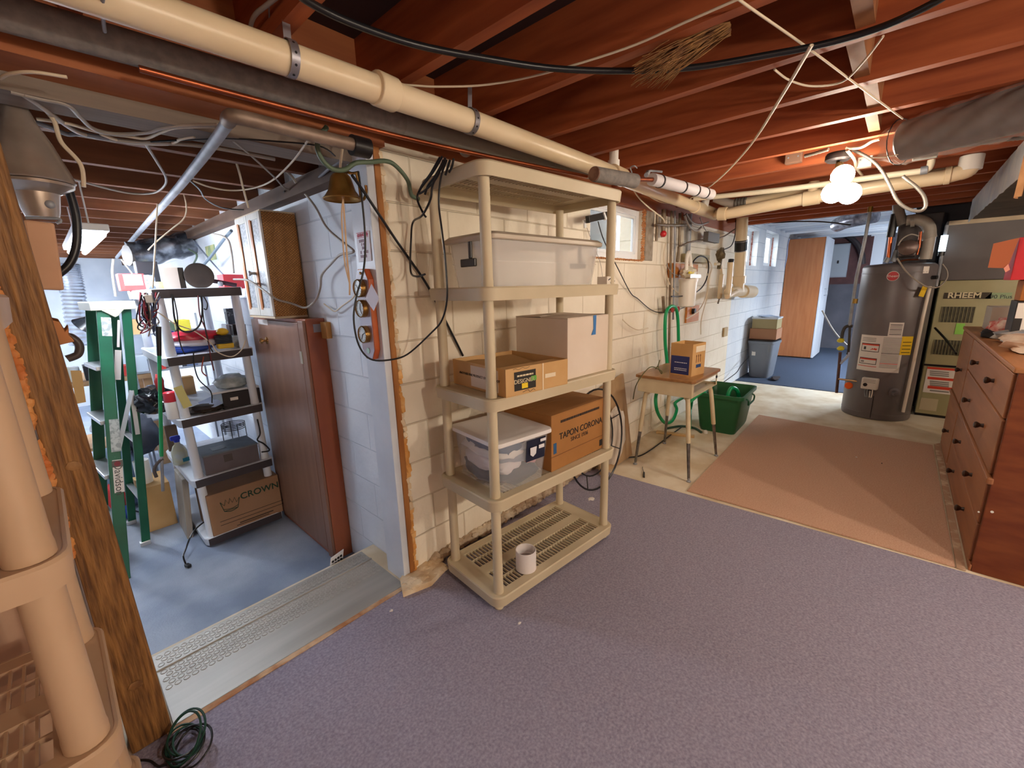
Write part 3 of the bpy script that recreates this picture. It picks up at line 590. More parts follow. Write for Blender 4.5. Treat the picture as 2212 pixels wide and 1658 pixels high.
# clear tote with clothes
t = thing('clothes_tote', 'clear tote with white lid holding folded clothes on the second tier from the floor', 'storage box', sh(.055, .035, TT[1]), rz=SA+R(-3))
b = NB(); tub(b, .32, .36, .225, .003, .022); obj('tote_body', b, m_clear2, t, True)
b = NB(); rings(b, [rrect(-.012, -.012, .332, .372, .03, .226), rrect(-.014, -.014, .334, .374, .035, .232), rrect(-.012, -.012, .332, .372, .035, .244), rrect(.012, .012, .308, .348, .03, .250), rrect(.03, .03, .29, .33, .03, .246)]); obj('lid', b, mat('milky lid', '#e9e6e4', rough=.3), t, True)
def cloth(nm, x0, y0, x1, y1, z, h, m, sd):
    b = NB(); blob(b, ((x0+x1)/2, (y0+y1)/2, z+h/2), ((x1-x0)/2*1.32, (y1-y0)/2*1.32, h/2*1.35), 3, .2, 2.8, sd)
    for v in b.verts: v.co.x = min(max(v.co.x, .026), .294); v.co.y = min(max(v.co.y, .028), .335); v.co.z = min(max(v.co.z, .008), .215)
    obj(nm, b, m, t, True, ang=80)
for i, (c, a) in enumerate((('#3f4650', (.03, .03, .29, .33, .006, .075)), ('#d8d3d6', (.03, .03, .17, .33, .07, .06)), ('#8f98a8', (.08, .03, .29, .33, .10, .06)), ('#e8e4e0', (.03, .04, .2, .33, .135, .05)), ('#d79a9c', (.2, .05, .29, .3, .07, .09)), ('#2d4a6e', (.03, .03, .2, .3, .165, .05)), ('#b3bccb', (.12, .04, .29, .3, .15, .05)))):
    cloth('folded_clothing', *a, mat('cloth '+c, c, rough=.9, scale=30, bump=.5), i)
b = NB(); box(b, .17, .0075, .11, .285, .0095, .215)
for v in b.verts: v.co.y -= (v.co.z-.10)*.09
lb = obj('tote_label', b, mat('navy label', '#1d2238', rough=.4), t)
b = NB(); prism(b, [(.185, -.0065, .18), (.225, -.0065, .18), (.222, -.0035, .145), (.205, -.002, .132), (.188, -.0035, .145)], (0, -.001, 0)); box(b, .238, -.0075, .165, .272, -.0065, .182); box(b, .245, -.0105, .197, .28, -.0095, .21); obj('label_print', b, mat('label white', '#e8e8ec'), lb)
# white pipe coupling
t = thing('pipe_coupling', 'white plastic pipe coupling standing on the bottom tier', 'pipe fitting', sh(.255, .077, TT[0]))
b = NB(); lathe(b, [(.047, 0), (.051, .002), (.051, .104), (.0495, .106), (.046, .104), (.046, .06), (.041, .058), (.041, .05), (.046, .048), (.046, 0)], sh(.255, .077, TT[0]), n=36, cap=False); obj('sleeve', b, mat('bright white pvc', '#eee9e8', rough=.3), t, True)
# bracket with a black box under the top tier at the window
p = sv = ay(1320, 466, 1.60)
t = thing('window_alarm', 'white bracket with black box by the window above the clear storage box', 'bracket', p)
a, c = ay(1262, 476, 1.62), ay(1328, 455, 1.62)
b = NB(); slab(b, a, c, (0, 1, 0), .012, .03); slab(b, a+V((0, 0, .0)), a+V((.012, 0, -.045)), (0, 1, 0), .02, .012); obj('bracket_arm', b, m_vinyl, t, bev=.002)
a, c = ay(1269, 474, 1.585), ay(1312, 464, 1.585); b = NB(); slab(b, a, c, (0, 1, 0), .045, .03); obj('black_case', b, m_black, t, bev=.003)
b = NB(); slab(b, ay(1303, 459, 1.57), ay(1308, 474, 1.57), (0, 1, 0), .016, .02); obj('white_clip', b, m_vinyl, t, bev=.002)
wire('bracket_cable', 'thin black cord hanging from the window bracket to a wire joint on the wall', 'cord', [(1292, 478, 'y', 1.6), (1305, 520, 'y', 1.6), (1335, 580, 'y', 1.64), (1362, 632, 'y', 1.68), (1378, 645, 'y', 1.68), (1405, 668, 'y', 1.68), (1428, 675, 'y', 1.66), (1455, 672, 'y', 1.64), (1500, 655, 'y', 1.6)], .004, m_black)
wire('thin_string', 'faint brown string hanging below the window on the cream wall', 'cord', [(1268, 492), (1278, 520), (1296, 565), (1302, 600)], .002, m_gcab, 'y', 1.68)
# cables bundled on the shelf's top rear corner
bl = [[(955, 338), (935, 372), (907, 410), (902, 432), (915, 462), (920, 468)], [(950, 340), (930, 375), (912, 400), (905, 418), (925, 405), (945, 380), (958, 345)], [(962, 340), (955, 360), (935, 398), (930, 430), (912, 465), (892, 480), (888, 520), (887, 585), (900, 597), (918, 592)],
      [(965, 345), (952, 385), (948, 440), (955, 500), (962, 560), (966, 640), (955, 690), (930, 720), (880, 765), (840, 777), (800, 775), (775, 745), (764, 690), (770, 640), (785, 585), (789, 520), (782, 430), (774, 370)], [(958, 348), (940, 380), (925, 400), (918, 420)], [(972, 345), (966, 365), (962, 378)], [(980, 342), (976, 360), (970, 372)]]
for i, (q, l) in enumerate(zip(bl, ('black cable looping past the top tier corner to the pole wire', 'black cable making a tight loop at the top tier corner', 'black cable dropping from the girder and looping beside the rear post', 'long black cable swagged from the girder past the barometer board', 'short black cable end above the top tier', 'black cable stub nearest the strap above the top tier', 'black cable stub beside the clear spool above the top tier'))):
    wire('hanging_cable', l, 'cable', [(x, y, 'x', 1.118) if x > 893 else (x, y, 'y', 1.645) for x, y in q], .004 if i == 3 else .0045, m_black, 'y', 1.6, group='black cables hanging at the shelf corner')
wire('slanting_cable', 'black cable slanting down the cream wall behind the shelf', 'cable', [(760, 378, 'y', 1.62), (790, 420, 'y', 1.64), (860, 525, 'y', 1.67), (918, 608, 'y', 1.685), (950, 668, 'y', 1.685), (1000, 768, 'y', 1.685)], .006, m_black)
wire('plug_cable', 'black cable with a small connector hanging behind the rear post', 'cable', [(932, 438), (938, 470), (942, 505), (945, 520), (946, 560), (940, 610)], .004, m_black, 'y', 1.62)
# ================= far half of the main room
# rug
b = NB(); prism(b, [tuple(az(*p, 0))[:2]+(.002,) for p in ((1484, 1061), (1639, 897), (2014, 963), (2062, 1226))], (0, 0, .008))
obj('rug', b, mat('tan rug', '#c49c84', '#d2ae96', rough=.95, scale=130, bump=.5, spec=.1), None, label='flat tan rug on the concrete in front of the dresser', cat='rug')
# school desk
t = thing('school_desk', 'old school desk with wood top, cream box and splayed legs by the cream wall', 'desk', (3.36, 1.24, 0))
x0, x1, y0, y1, zt = 3.045, 3.665, 1.015, 1.475, .765
b = NB(); prism(b, rrect(x0, y0, x1, y1, .03, zt-.022), (0, 0, .022)); obj('desk_top', b, wood('desk laminate', '#8a5f38', '#a97a4c', 'x', rough=.3, scale=8, bump=.1), t, bev=.004)
m_desk = mat('cream enamel', '#d9cbaa', '#c9b994', rough=.4, scale=5)
b = NB(); zb = .63
box(b, x0+.02, y0+.02, zb, x0+.026, y1-.02, zt-.023); box(b, x0+.026, y0+.02, zb, x1-.02, y1-.02, zb+.006); box(b, x0+.026, y1-.026, zb+.006, x1-.02, y1-.02, zt-.023); box(b, x1-.026, y0+.02, zb+.006, x1-.02, y1-.026, zb+.02)
box(b, x0+.026, y0+.02, zb+.006, x0+.06, y0+.026, zt-.023); box(b, x1-.045, y0+.02, zb+.006, x1-.026, y0+.026, zt-.023); box(b, x0+.06, y0+.02, zt-.045, x1-.045, y0+.026, zt-.023)
obj('book_box', b, m_desk, t, bev=.002)
b = NB(); cyl(b, (x1-.045, y0+.016, .70), (x1-.045, y0+.024, .70), .012); obj('bolt', b, m_black, t)
for fx, fy, bx, by in ((3.08, 1.455, x0+.09, y1-.09), (3.03, 1.0, x0+.09, y0+.09), (3.672, 1.0, x1-.09, y0+.09), (3.685, 1.46, x1-.09, y1-.09)):
    T_ = V((bx, by, zb+.002)); Fo = V((fx, fy, 0)); k1 = T_.lerp(Fo, .12)+V((0, 0, .02)); k1 = V((bx+(fx-bx)*.35, by+(fy-by)*.35, zb-.05))
    b = NB(); tube(b, [T_, V((bx+(fx-bx)*.12, by+(fy-by)*.12, zb-.012)), k1, k1.lerp(Fo, .5)], .017, 12, k=5); lg = obj('leg', b, m_desk, t, True)
    b = NB(); cyl(b, k1.lerp(Fo, .49), k1.lerp(Fo, .965), .0135, .010, n=12); obj('chrome_extension', b, mat('scratched chrome', '#8f8c88', '#6d6a66', rough=.3, metal=.9, scale=30), lg, True)
    b = NB(); lathe(b, [(.016, .001), (.017, .006), (.008, .014), (.008, .03)], Fo, n=14); obj('glide', b, m_galv, lg, True)
# open carton on the desk
t = thing('open_carton', 'open tan carton with blue printed panel standing on the school desk', 'carton', (3.3, 1.165, .765), rz=R(-8))
w, d, h = .20, .175, .175
b = NB()
for a in ((-w/2, -d/2, w/2, -d/2+.004), (-w/2, d/2-.004, w/2, d/2), (-w/2, -d/2, -w/2+.004, d/2), (w/2-.004, -d/2, w/2, d/2)): box(b, a[0], a[1], .004, a[2], a[3], h+.07)
box(b, -w/2, -d/2, 0, w/2, d/2, .004); obj('carton_body', b, m_card, t, bev=.001)
b = NB(); box(b, -w/2-.001, -d/2+.02, .01, -w/2, d/2-.008, .15); obj('blue_panel', b, mat('navy print', '#24306e', rough=.5), t)
m_pw = mat('print white', '#dfe3f0', rough=.6); bars('fine_print', m_pw, t, (-w/2-.0016, .0, .10), (0, -1, 0), (0, 0, 1), [(0, .10), (-.045, .10), (-.058, .10)], .005, 2)
b = NB()
for i in range(3): slab(b, (-.035+.03*i, -d/2-.0006, .10), (-.035+.03*i, -d/2-.0006, .145), (0, 1, 0), .006, .001); slab(b, (-.04+.03*i, -d/2-.0006, .145), (-.035+.03*i, -d/2-.0006, .16), (0, 1, 0), .005, .001); slab(b, (-.03+.03*i, -d/2-.0006, .145), (-.035+.03*i, -d/2-.0006, .16), (0, 1, 0), .005, .001)
obj('printed_arrows', b, mat('brown print', '#6a3a24', rough=.7), t)
b = NB(); box(b, -.035, -d/2-.001, .06, .04, -d/2, .085); obj('printed_block', b, mat('blue stamp', '#2c4c80', rough=.6), t)
b = NB(); box(b, -.05, -d/2-.0014, h+.005, .09, -d/2, h+.05); obj('printed_strip', b, mat('pale print', '#e8dcc4', rough=.6), t)
b = NB(); tube(b, [az(1296, 660, 1)]*0 or [V((3.09, 1.50, .55)), V((3.02, 1.44, .70)), V((3.06, 1.36, .83)), V((3.13, 1.30, .80)), V((3.14, 1.30, .775)), V((3.17, 1.34, .82)), V((3.24, 1.36, .86)), V((3.30, 1.40, .80)), V((3.31, 1.42, .772))], .004, 8)
obj('desk_cable', b, mat('olive cord', '#5a5a38', rough=.5), None, True, label='olive cord looping over the corner of the school desk', cat='cord')
# leaning panel, hoop and bundle behind the shelf's far end
b = NB(); hexa(b, [(2.70, 1.55, .01), (3.22, 1.55, .01), (3.22, 1.565, .01), (2.70, 1.565, .01), (2.70, 1.66, .64), (3.22, 1.66, .72), (3.22, 1.675, .72), (2.70, 1.675, .64)])
obj('leaning_board', b, mat('tan hardboard', '#b89a74', '#a58662', rough=.8, scale=3), None, label='tan board leaning against the cream wall behind the school desk', cat='board')
t = thing('hose_hoop', 'black wire hoop leaning against the wall behind the shelf end', 'hoop', (2.45, 1.50, 0))
HCn, hr = V((2.52, 1.485, .375)), .36
def hp(a, r): return HCn+V((r*math.cos(a), -.16*math.sin(a)*r*0+.10*math.sin(a)*r, r*math.sin(a)))
b = NB(); tube(b, [hp(i*math.tau/40, hr) for i in range(41)], .007, 7, smooth=False, cap=False); obj('outer_ring', b, m_black, t, True)
b = NB(); tube(b, [hp(i*math.tau/36, .27)+V((0, .03, 0)) for i in range(37)], .006, 7, smooth=False, cap=False); obj('inner_ring', b, m_black, t, True)
for i in range(8): b = NB(); cyl(b, hp(i*math.tau/8+.3, hr), hp(i*math.tau/8+.3, .27)+V((0, .03, 0)), .004, n=6); obj('spoke', b, m_black, t, True)
b = NB(); blob(b, ay(1328, 942, 1.55), (.16, .035, .24), 3, .12, 4, 3); obj('plastic_bundle', b, mat('striped white plastic', '#ded3c4', '#b9ab9a', rough=.35, scale=7, st=(3, 1, .5), bump=.5), None, True, label='crumpled white plastic bundle inside the black hoop behind the shelf', cat='plastic bundle')
wire('floor_cable', 'black cord on the concrete running from the hoop past the desk legs', 'cord', [(1352, 988), (1382, 984), (1410, 968), (1450, 938), (1475, 920)], .006, m_black, 'z', .007)
b = NB(); cyl(b, az(1391, 1030, .008), az(1391, 1020, .008), .007, n=10); tube(b, [az(1391, 1020, .008), az(1388, 1012, .006), az(1388, 1008, .005)], .0025); obj('dropped_plug', b, m_black, None, True, label='small black plug lying on bare concrete near the carpet edge', cat='plug')
# green recycling bin
t = thing('recycling_bin', 'dark green plastic recycling bin with hose ends inside, near the rug', 'bin', (4.55, 1.2, 0), rz=R(2))
m_green = mat('green plastic', '#1f5a34', '#235f3a', rough=.42, scale=4)
def rl(w, d, z, r=.05): return rrect(-w/2, -d/2, w/2, d/2, r, z)
b = NB(); rings(b, [rl(.50, .32, 0), rl(.52, .34, .03), rl(.60, .41, .36), rl(.64, .45, .362), rl(.64, .45, .395), rl(.61, .42, .397), rl(.585, .395, .36), rl(.50, .32, .02), ], cap=True); bn = obj('bin_body', b, m_green, t, True)
b = NB()
for s in (-1, 1): tube(b, [(s*.13, -.195-.012, .35), (s*.13, -.235, .33), (s*.12, -.235, .29), (s*.08, -.235, .285)], .008); 
tube(b, [(-.10, -.235, .285), (.10, -.235, .285)], .009); obj('handle_bar', b, m_green, t, True)
b = NB(); box(b, -.22, .19, .40, .18, .235, .412); obj('rim_cap', b, m_black, t, bev=.004)
# wood strip
b = NB(); slab(b, az(1418, 932, .012), az(1500, 942, .012), (0, 0, 1), .045, .022); obj('wood_strip', b, wood('pale batten', '#c9a46c', '#dcbc8a', 'x'), None, label='short pale wood strip on the concrete beside the green bin', cat='wood strip', bev=.002)
b = NB(); lathe(b, [(.016, 0), (.02, .004), (.02, .03), (.012, .034)], az(1524, 936, 0), n=16); obj('white_stopper', b, m_pvcw, None, True, label='small white cap on the floor at the foot of the green bin', cat='cap')
# hoses
m_hose = mat('green hose', '#12985c', rough=.35)
wire('garden_hose', 'green hose hung over the wall valve and dropping behind the desk', 'hose', [(1490, 925, 'z', .02), (1491, 890, 'y', 1.56), (1493, 855, 'y', 1.58), (1460, 868, 'y', 1.58), (1462, 885, 'y', 1.57), (1452, 908, 'y', 1.55), (1435, 912, 'y', 1.55), (1419, 885, 'y', 1.55), (1418, 850, 'y', 1.57), (1436, 830, 'y', 1.58), (1441, 790, 'y', 1.6), (1437, 740, 'y', 1.6), (1437, 690, 'y', 1.6), (1442, 668, 'y', 1.6), (1452, 661, 'y', 1.6), (1461, 668, 'y', 1.6), (1465, 700, 'y', 1.6), (1466, 760, 'y', 1.6)], .016, m_hose)
t2 = thing('bin_hose', 'short green hose arching inside the recycling bin', 'hose', (4.5, 1.2, .1)); b = NB(); tube(b, [(4.72, 1.10, .10), (4.72, 1.12, .30), (4.66, 1.15, .385), (4.58, 1.18, .36), (4.55, 1.2, .1)], .02, 10); obj('hose', b, m_hose, t2, True)
b = NB(); tube(b, [(4.32, 1.28, .10), (4.28, 1.30, .33), (4.24, 1.33, .40), (4.16, 1.42, .30)], .016, 10); obj('hose', b, m_hose, t2, True)
wire('floor_hose', 'dark hose lying under the desk along the wall foot', 'hose', [(1440, 925), (1470, 920), (1500, 924), (1515, 933)], .012, mat('dark green hose', '#2c4a3a', rough=.4), 'z', .013)
# wall plumbing
YW = 1.655
m_oldpipe = mat('old brown pipe', '#8a7a66', '#6c5a48', rough=.5, metal=.3, scale=12)
for (q, r, m, l) in (([(1434, 452), (1433, 480), (1432, 512)], .020, m_oldpipe, 'short capped pipe ending above the red tap on the cream wall'), ([(1451, 455), (1449, 560), (1446, 700), (1443, 880)], .012, m_oldpipe, 'tall slim brown pipe running down the cream wall beside the hose'), ([(1458, 455), (1457, 560), (1454, 690)], .010, m_galv, 'thin steel pipe beside the tall brown pipe on the wall'), ([(1420, 462), (1418, 520)], .012, m_oldpipe, 'short stained pipe stub nearest the window edge'), ([(1469, 460), (1467, 530), (1463, 565)], .014, m_oldpipe, 'brown pipe dropping to the orange wood board'), ([(1490, 462), (1488, 500), (1485, 560)], .024, m_galv, 'thick steel pipe dropping to the white filter'), ([(1532, 470), (1536, 440)], .012, m_galv, 'short steel pipe above the hanging grey adapter')):
    wire('wall_pipe', l, 'pipe', q, r, m, 'y', YW, kk=3, group='vertical pipes on the cream wall', n=10)
b = NB(); tube(b, pts([(1418, 484), (1440, 486), (1470, 486), (1489, 485)], 'y', YW-.02), .012, 8); obj('pipe_manifold', b, m_oldpipe, None, True, label='old cross pipe joining the vertical pipes on the wall', cat='pipe')
b = NB(); tube(b, pts([(1432, 640), (1434, 668), (1437, 672), (1460, 668)], 'y', YW-.02), .014, 8); obj('valve_pipe', b, m_oldpipe, None, True, label='bent brown pipe behind the red valve wheels on the wall', cat='pipe')
b = NB(); blob(b, ay(1433, 505, 1.61), .028, 2, .05); rk = obj('wall_tap', b, mat('red knob', '#c22a2e', rough=.4), None, True, label='round red tap knob below the capped wall pipe', cat='tap')
for px, l in ((1453, 'nearer of the two red round valve wheels behind the green hose'), (1465, 'farther of the two red round valve wheels behind the green hose')):
    c = ay(px, 668, 1.60); b = NB()
    tube(b, [c+V((.025*math.cos(a*.45), 0, .025*math.sin(a*.45))) for a in range(15)], .006, 6, smooth=False)
    for a in range(3): cyl(b, c, c+V((.024*math.cos(a*2.1), 0, .024*math.sin(a*2.1))), .004, n=6)
    cyl(b, c, c+V((0, .06, 0)), .007); obj('wall_valve', b, mat('red iron', '#a8403a', rough=.5), None, True, label=l, cat='valve', group='red valve wheels')
def wbox(name, px0, py0, px1, py1, d, m, label, cat, Y=1.695, parent=None, bev=.003):
    a, c = ay(px0, py0, Y), ay(px1, py1, Y); b = NB(); box(b, min(a.x, c.x), Y-d, min(a.z, c.z), max(a.x, c.x), Y, max(a.z, c.z)); return obj(name, b, m, parent, bev=bev, label=label, cat=cat)
m_ow = wood('orange board', '#b06a2a', '#cc8440', 'x')
wbox('mounting_board', 1443, 568, 1500, 600, .03, m_ow, 'orange wood board carrying the white water filter', 'board')
wbox('mounting_board', 1481, 662, 1505, 692, .02, m_ow, 'small wood board low on the wall under the filter', 'board')
b = NB(); lathe(b, [(.03, 0), (.03, .03)], ay(1496, 672, 1.672), (0, -1, 0), 18); obj('round_outlet', b, m_black, None, True, label='round black fitting on the small low wood board', cat='fitting')
wbox('control_box', 1472, 548, 1514, 569, .09, mat('olive box', '#a39872', '#8b8060', rough=.6), 'olive metal box on the wall above the white filter', 'control box')
t = thing('water_filter', 'white water filter canister with bulky head hung on the orange board', 'water filter', ay(1487, 640, 1.58))
a = ay(1487, 602, 1.58); lo = ay(1487, 662, 1.58).z; lathe_p = [(.06, 0), (.078, .01), (.084, a.z-lo-.03), (.092, a.z-lo-.03), (.092, a.z-lo)]
b = NB(); lathe(b, lathe_p, (a.x, 1.58, lo), n=26); obj('canister', b, mat('white canister', '#ece8df', rough=.3), t, True)
b = NB(); blob(b, (a.x-.02, 1.58, a.z+.06), (.10, .075, .06), 3, .18, 2.4, 4); obj('filter_head', b, mat('cream head', '#e2dbc8', rough=.4), t, True)
b = NB(); tube(b, [(a.x-.10, 1.57, a.z+.08), (a.x-.10, 1.57, a.z+.20), (a.x-.06, 1.57, a.z+.25), (a.x-.02, 1.57, a.z+.20), (a.x+.03, 1.57, a.z+.10)], .018, 8); obj('wrench_handle', b, m_pvcw, t, True)
wbox('paper_tag', 1491, 592, 1513, 600, .004, m_pvcw, 'small white tag in front of the water filter', 'tag', 1.49, bev=0)
wbox('yellow_clip', 1487, 586, 1497, 591, .015, mat('yellow clip', '#e8d42c'), 'tiny yellow clip on top of the water filter', 'clip', 1.53)
for q, r, m, l in (([(1494, 585), (1497, 566), (1512, 553), (1528, 560), (1530, 585), (1522, 612), (1505, 630), (1475, 639), (1450, 640)], .007, m_black, 'black tube looping around the water filter'), ([(1528, 590), (1527, 640), (1515, 690), (1514, 722)], .006, m_cab, 'white wire hanging straight beside the water filter'), ([(1528, 560), (1538, 575), (1532, 600), (1525, 640), (1510, 670), (1483, 688)], .007, m_cab, 'white wire curling from the olive box down the wall'), ([(1438, 525), (1434, 560), (1445, 610), (1462, 630), (1485, 642), (1503, 648)], .006, m_cab, 'pale wire sweeping across the front of the filter'), ([(1440, 570), (1450, 588), (1465, 595)], .004, m_gcab, 'thin grey wire at the edge of the orange board'),
                   ([(1465, 534), (1490, 523), (1520, 518), (1560, 512), (1592, 492), (1640, 465), (1690, 438), (1740, 418)], .008, m_oldpipe, 'brown cable rising across the wall towards the crossing drain'), ([(1478, 465), (1490, 490), (1505, 498), (1515, 490)], .009, m_gcab, 'grey cable loop below the drain elbow'), ([(1482, 462), (1495, 480), (1512, 485), (1530, 480)], .009, m_gcab, 'second grey cable loop tucked behind the drain elbow'), ([(1512, 470), (1520, 490), (1528, 503)], .005, m_gcab, 'twisted wire holding the grey adapter'),
                   ([(1590, 475), (1588, 505), (1580, 530), (1560, 540)], .006, m_black, 'thin black wire beside the sewer stack'), ([(1345, 690), (1362, 705), (1380, 712), (1400, 708)], .005, m_cab, 'faint cable stapled low across the cream wall'), ([(1618, 770), (1600, 790), (1590, 805), (1563, 825)], .006, m_black, 'black cord running down to the floor behind the green bin')):
    wire('wall_wire', l, 'wire', q, r, m, 'y', 1.60 if q[0][0] > 1460 else YW)
wbox('power_adapter', 1520, 500, 1543, 526, .05, mat('grey adapter', '#6a6560', rough=.6), 'grey power adapter hanging by wires from the drain', 'adapter', 1.60)
# sewer stack
YS = 1.52
t = thing('sewer_stack', 'vertical cream sewer stack with black coupling and cleanout on the wall', 'pipe', ay(1600, 628, YS))
def tb(q, r, m, nm='pipe', n=18, sm=False): b = NB(); tube(b, pts(q, 'y', YS), r, n, smooth=sm); return obj(nm, b, m, t, True)
tb([(1604, 462), (1602, 500), (1599, 560), (1595, 630)], .064, m_pvc); tb([(1601, 519), (1600, 542)], .070, m_black, 'black_coupling'); tb([(1597, 596), (1596, 612)], .078, m_pvc, 'hub')
tb([(1575, 631), (1610, 628)], .062, m_pvc, 'tee'); tb([(1604, 629), (1624, 630)], .082, m_pvc, 'cleanout')
tb([(1601, 519.5), (1601, 521)], .072, m_strap, 'clamp'); tb([(1600, 540), (1600, 541.5)], .072, m_strap, 'clamp')
b = NB(); tube(b, pts([(1578, 566), (1576, 600), (1573, 632), (1571, 640), (1577, 637), (1590, 630)], 'y', YS-.08), .03, 14, k=3); obj('side_branch', b, m_pvc, t, True)
b = NB(); tube(b, pts([(1580, 560), (1579, 567)], 'y', YS-.08), .03, 12); obj('branch_cap', b, m_black, t, True)
t = thing('wall_drain', 'slim cream standpipe with brass valve beside the sewer stack', 'pipe', ay(1554, 620, 1.6))
b = NB(); tube(b, pts([(1559, 592), (1557, 612), (1554, 645)], 'y', 1.6), .026, 12); tube(b, pts([(1545, 570), (1556, 572), (1559, 592)], 'y', 1.6), .016, 10); obj('pipe', b, m_pvc, t, True)
b = NB(); blob(b, ay(1556, 549, 1.6), (.05, .05, .07), 2, .25, 3, 2); cyl(b, ay(1556, 560, 1.6), ay(1553, 580, 1.6), .022); obj('valve', b, mat('weathered brass', '#7a6a4c', '#5c5040', rough=.5, metal=.6), t, True)
b = NB(); tube(b, pts([(1554, 645), (1551, 655)], 'y', 1.6), .01, 8); obj('drip_leg', b, m_oldpipe, t, True)
wbox('wall_outlet', 1562, 708, 1568, 725, .02, mat('tan outlet', '#b49a70'), 'small tan plate low on the bluish far wall', 'outlet')
# bin and boxes in the far room
t = thing('trash_bin', 'tall grey plastic bin carrying two boxes against the far block wall', 'bin', (7.45, 1.48, .006), rz=R(-4))
m_gbin = mat('grey bin plastic', '#7d838c', rough=.4)
b = NB(); rings(b, [rl(.34, .26, 0, .06), rl(.36, .28, .03, .07), rl(.44, .36, .52, .08), rl(.46, .38, .525, .08), rl(.46, .38, .56, .08), rl(.40, .32, .575, .08)]); obj('bin_body', b, m_gbin, t, True)
b = NB(); rings(b, [rl(.45, .37, .563, .08), rl(.45, .37, .578, .08), rl(.36, .28, .59, .06)]); obj('bin_lid', b, m_black, t, True)
b = NB(); box(b, -.195, .05, .34, -.21, .10, .47); obj('white_label', b, m_pvcw, t)
b = NB(); box(b, 7.28, 1.3, .597, 7.66, 1.66, .755); obj('brown_box', b, mat('brown box', '#a97a5a', rough=.8), None, label='plain brown box on the tall grey bin under another box', cat='box', bev=.004)
t = thing('papers_box', 'olive storage box with clear rim stacked on the brown box in the far room', 'box', (7.43, 1.48, .756)); b = NB(); box(b, 7.29, 1.31, .756, 7.63, 1.64, .90); obj('box_body', b, mat('olive card', '#a3946a', rough=.7), t, bev=.004)
b = NB(); box(b, 7.28, 1.30, .90, 7.64, 1.65, .925); obj('lid', b, mat('translucent lid', '#cdd2d8', rough=.3), t, bev=.004)
b = NB()
for i in range(4): slab(b, (7.30+.02*i, 1.36+.03*i, .927+i*.004), (7.58+.01*i, 1.5+.02*i, .929+i*.004), (0, 0, 1), .20, .003)
obj('loose_papers', b, mat('blue white papers', '#e4e9f0', '#8fa6c8', rough=.7, scale=9), None, label='loose blue and white papers on top of the far box stack', cat='papers')
b = NB(); blob(b, (7.25, 1.25, .03), (.12, .06, .02), 2, .4, 3, 8); obj('floor_rag', b, mat('dark rag', '#3a3234', rough=.9), None, True, label='dark rag and scraps on blue carpet at the foot of the grey bin', cat='rag')
# wardrobe
t = thing('wardrobe', 'tall wood-veneer wardrobe with white door edge standing in the far room', 'wardrobe', (10, 1.38, .006))
b = NB(); box(b, 9.58, 1.12, .03, 10.46, 1.69, 2.2); obj('carcass', b, wood('veneer', '#a8643a', '#b8784a', 'z', rough=.35, scale=7, bump=.05), t, bev=.004)
m_wd = mat('white door', '#d5dbe4', rough=.35)
for i, (a, c) in enumerate(((9.575, 10.015), (10.025, 10.465))):
    b = NB(); box(b, a, 1.085, .03, c, 1.118, 2.2); dr = obj('wardrobe_door', b, m_wd, t, bev=.004)
    xh = c-.05 if i == 0 else a+.05
    b = NB(); tube(b, [(xh, 1.085, 1.17), (xh, 1.05, 1.17), (xh, 1.05, 1.29), (xh, 1.085, 1.29)], .008, 8, smooth=False); obj('handle', b, m_galv, dr, True)
b = NB(); box(b, 9.6, 1.13, .006, 10.45, 1.66, .03); obj('plinth', b, mat('dark plinth', '#4a3626'), t)
wire('draped_cable', 'thin cord draped over the corner of the tall wardrobe', 'cord', [(1706, 515), (1702, 530), (1699, 560), (1690, 590)], .008, mat('bluish cord', '#a9b3d0'), 'x', 9.55)
t = thing('breaker_panel', 'grey breaker panel on the dark far wall beside the wardrobe', 'electrical panel', (11.36, 1.07, 1.5)); b = NB(); box(b, 11.29, .90, 1.5, 11.4, 1.24, 2.17); obj('enclosure', b, mat('panel grey', '#8a9199', rough=.5), t, bev=.004)
b = NB(); box(b, 11.278, .915, 1.52, 11.29, 1.225, 2.15); dr = obj('panel_door', b, mat('panel door grey', '#98a0a8', rough=.45), t, bev=.003); b = NB(); box(b, 11.27, 1.05, 1.78, 11.279, 1.08, 1.84); obj('latch', b, m_black, dr)
b = NB(); box(b, 11.385, .36, 1.3, 11.4, .60, 2.40); obj('white_board', b, m_wd, None, label='narrow white board hung on the dark wall behind the water heater', cat='board')
b = NB(); box(b, 11.38, .55, 1.36, 11.399, 1.5, 2.28); obj('brown_backing', b, mat('brown backing', '#5a3a38', '#4a2e2e', rough=.8, scale=5), None, label='dark brown backing board behind the grey breaker panel', cat='board')
b = NB(); tube(b, [(11.32, .95, 2.3), (11.3, .8, 2.15), (11.3, .7, 1.95), (11.33, .66, 1.75)], .05, 10); obj('service_cable', b, mat('dark cable', '#2e2628'), None, True, label='thick dark cable curving down beside the breaker panel', cat='cable')
wire('far_cable', 'brown cord sagging down the far dark wall to the gas pipe', 'cord', [(1776, 670), (1795, 705), (1812, 728), (1830, 745)], .012, m_gcab, 'x', 8.2)
wire('far_ceiling_cable', 'black cable drooping across the opening below the pale far ceiling', 'cable', [(1616, 464), (1660, 480), (1720, 478), (1780, 479), (1838, 486)], .008, m_black, 'x', 6.3)
b = NB(); tube(b, [(6.95, .35, 2.20), (7.1, .62, 2.18), (7.3, .75, 2.16)], .09, 12); obj('crumpled_duct', b, mat('silver flex duct', '#9a9aa4', '#5c5a66', rough=.25, metal=.5, scale=15, bump=1), None, True, label='crumpled silver duct hanging at the mouth of the far room', cat='duct')
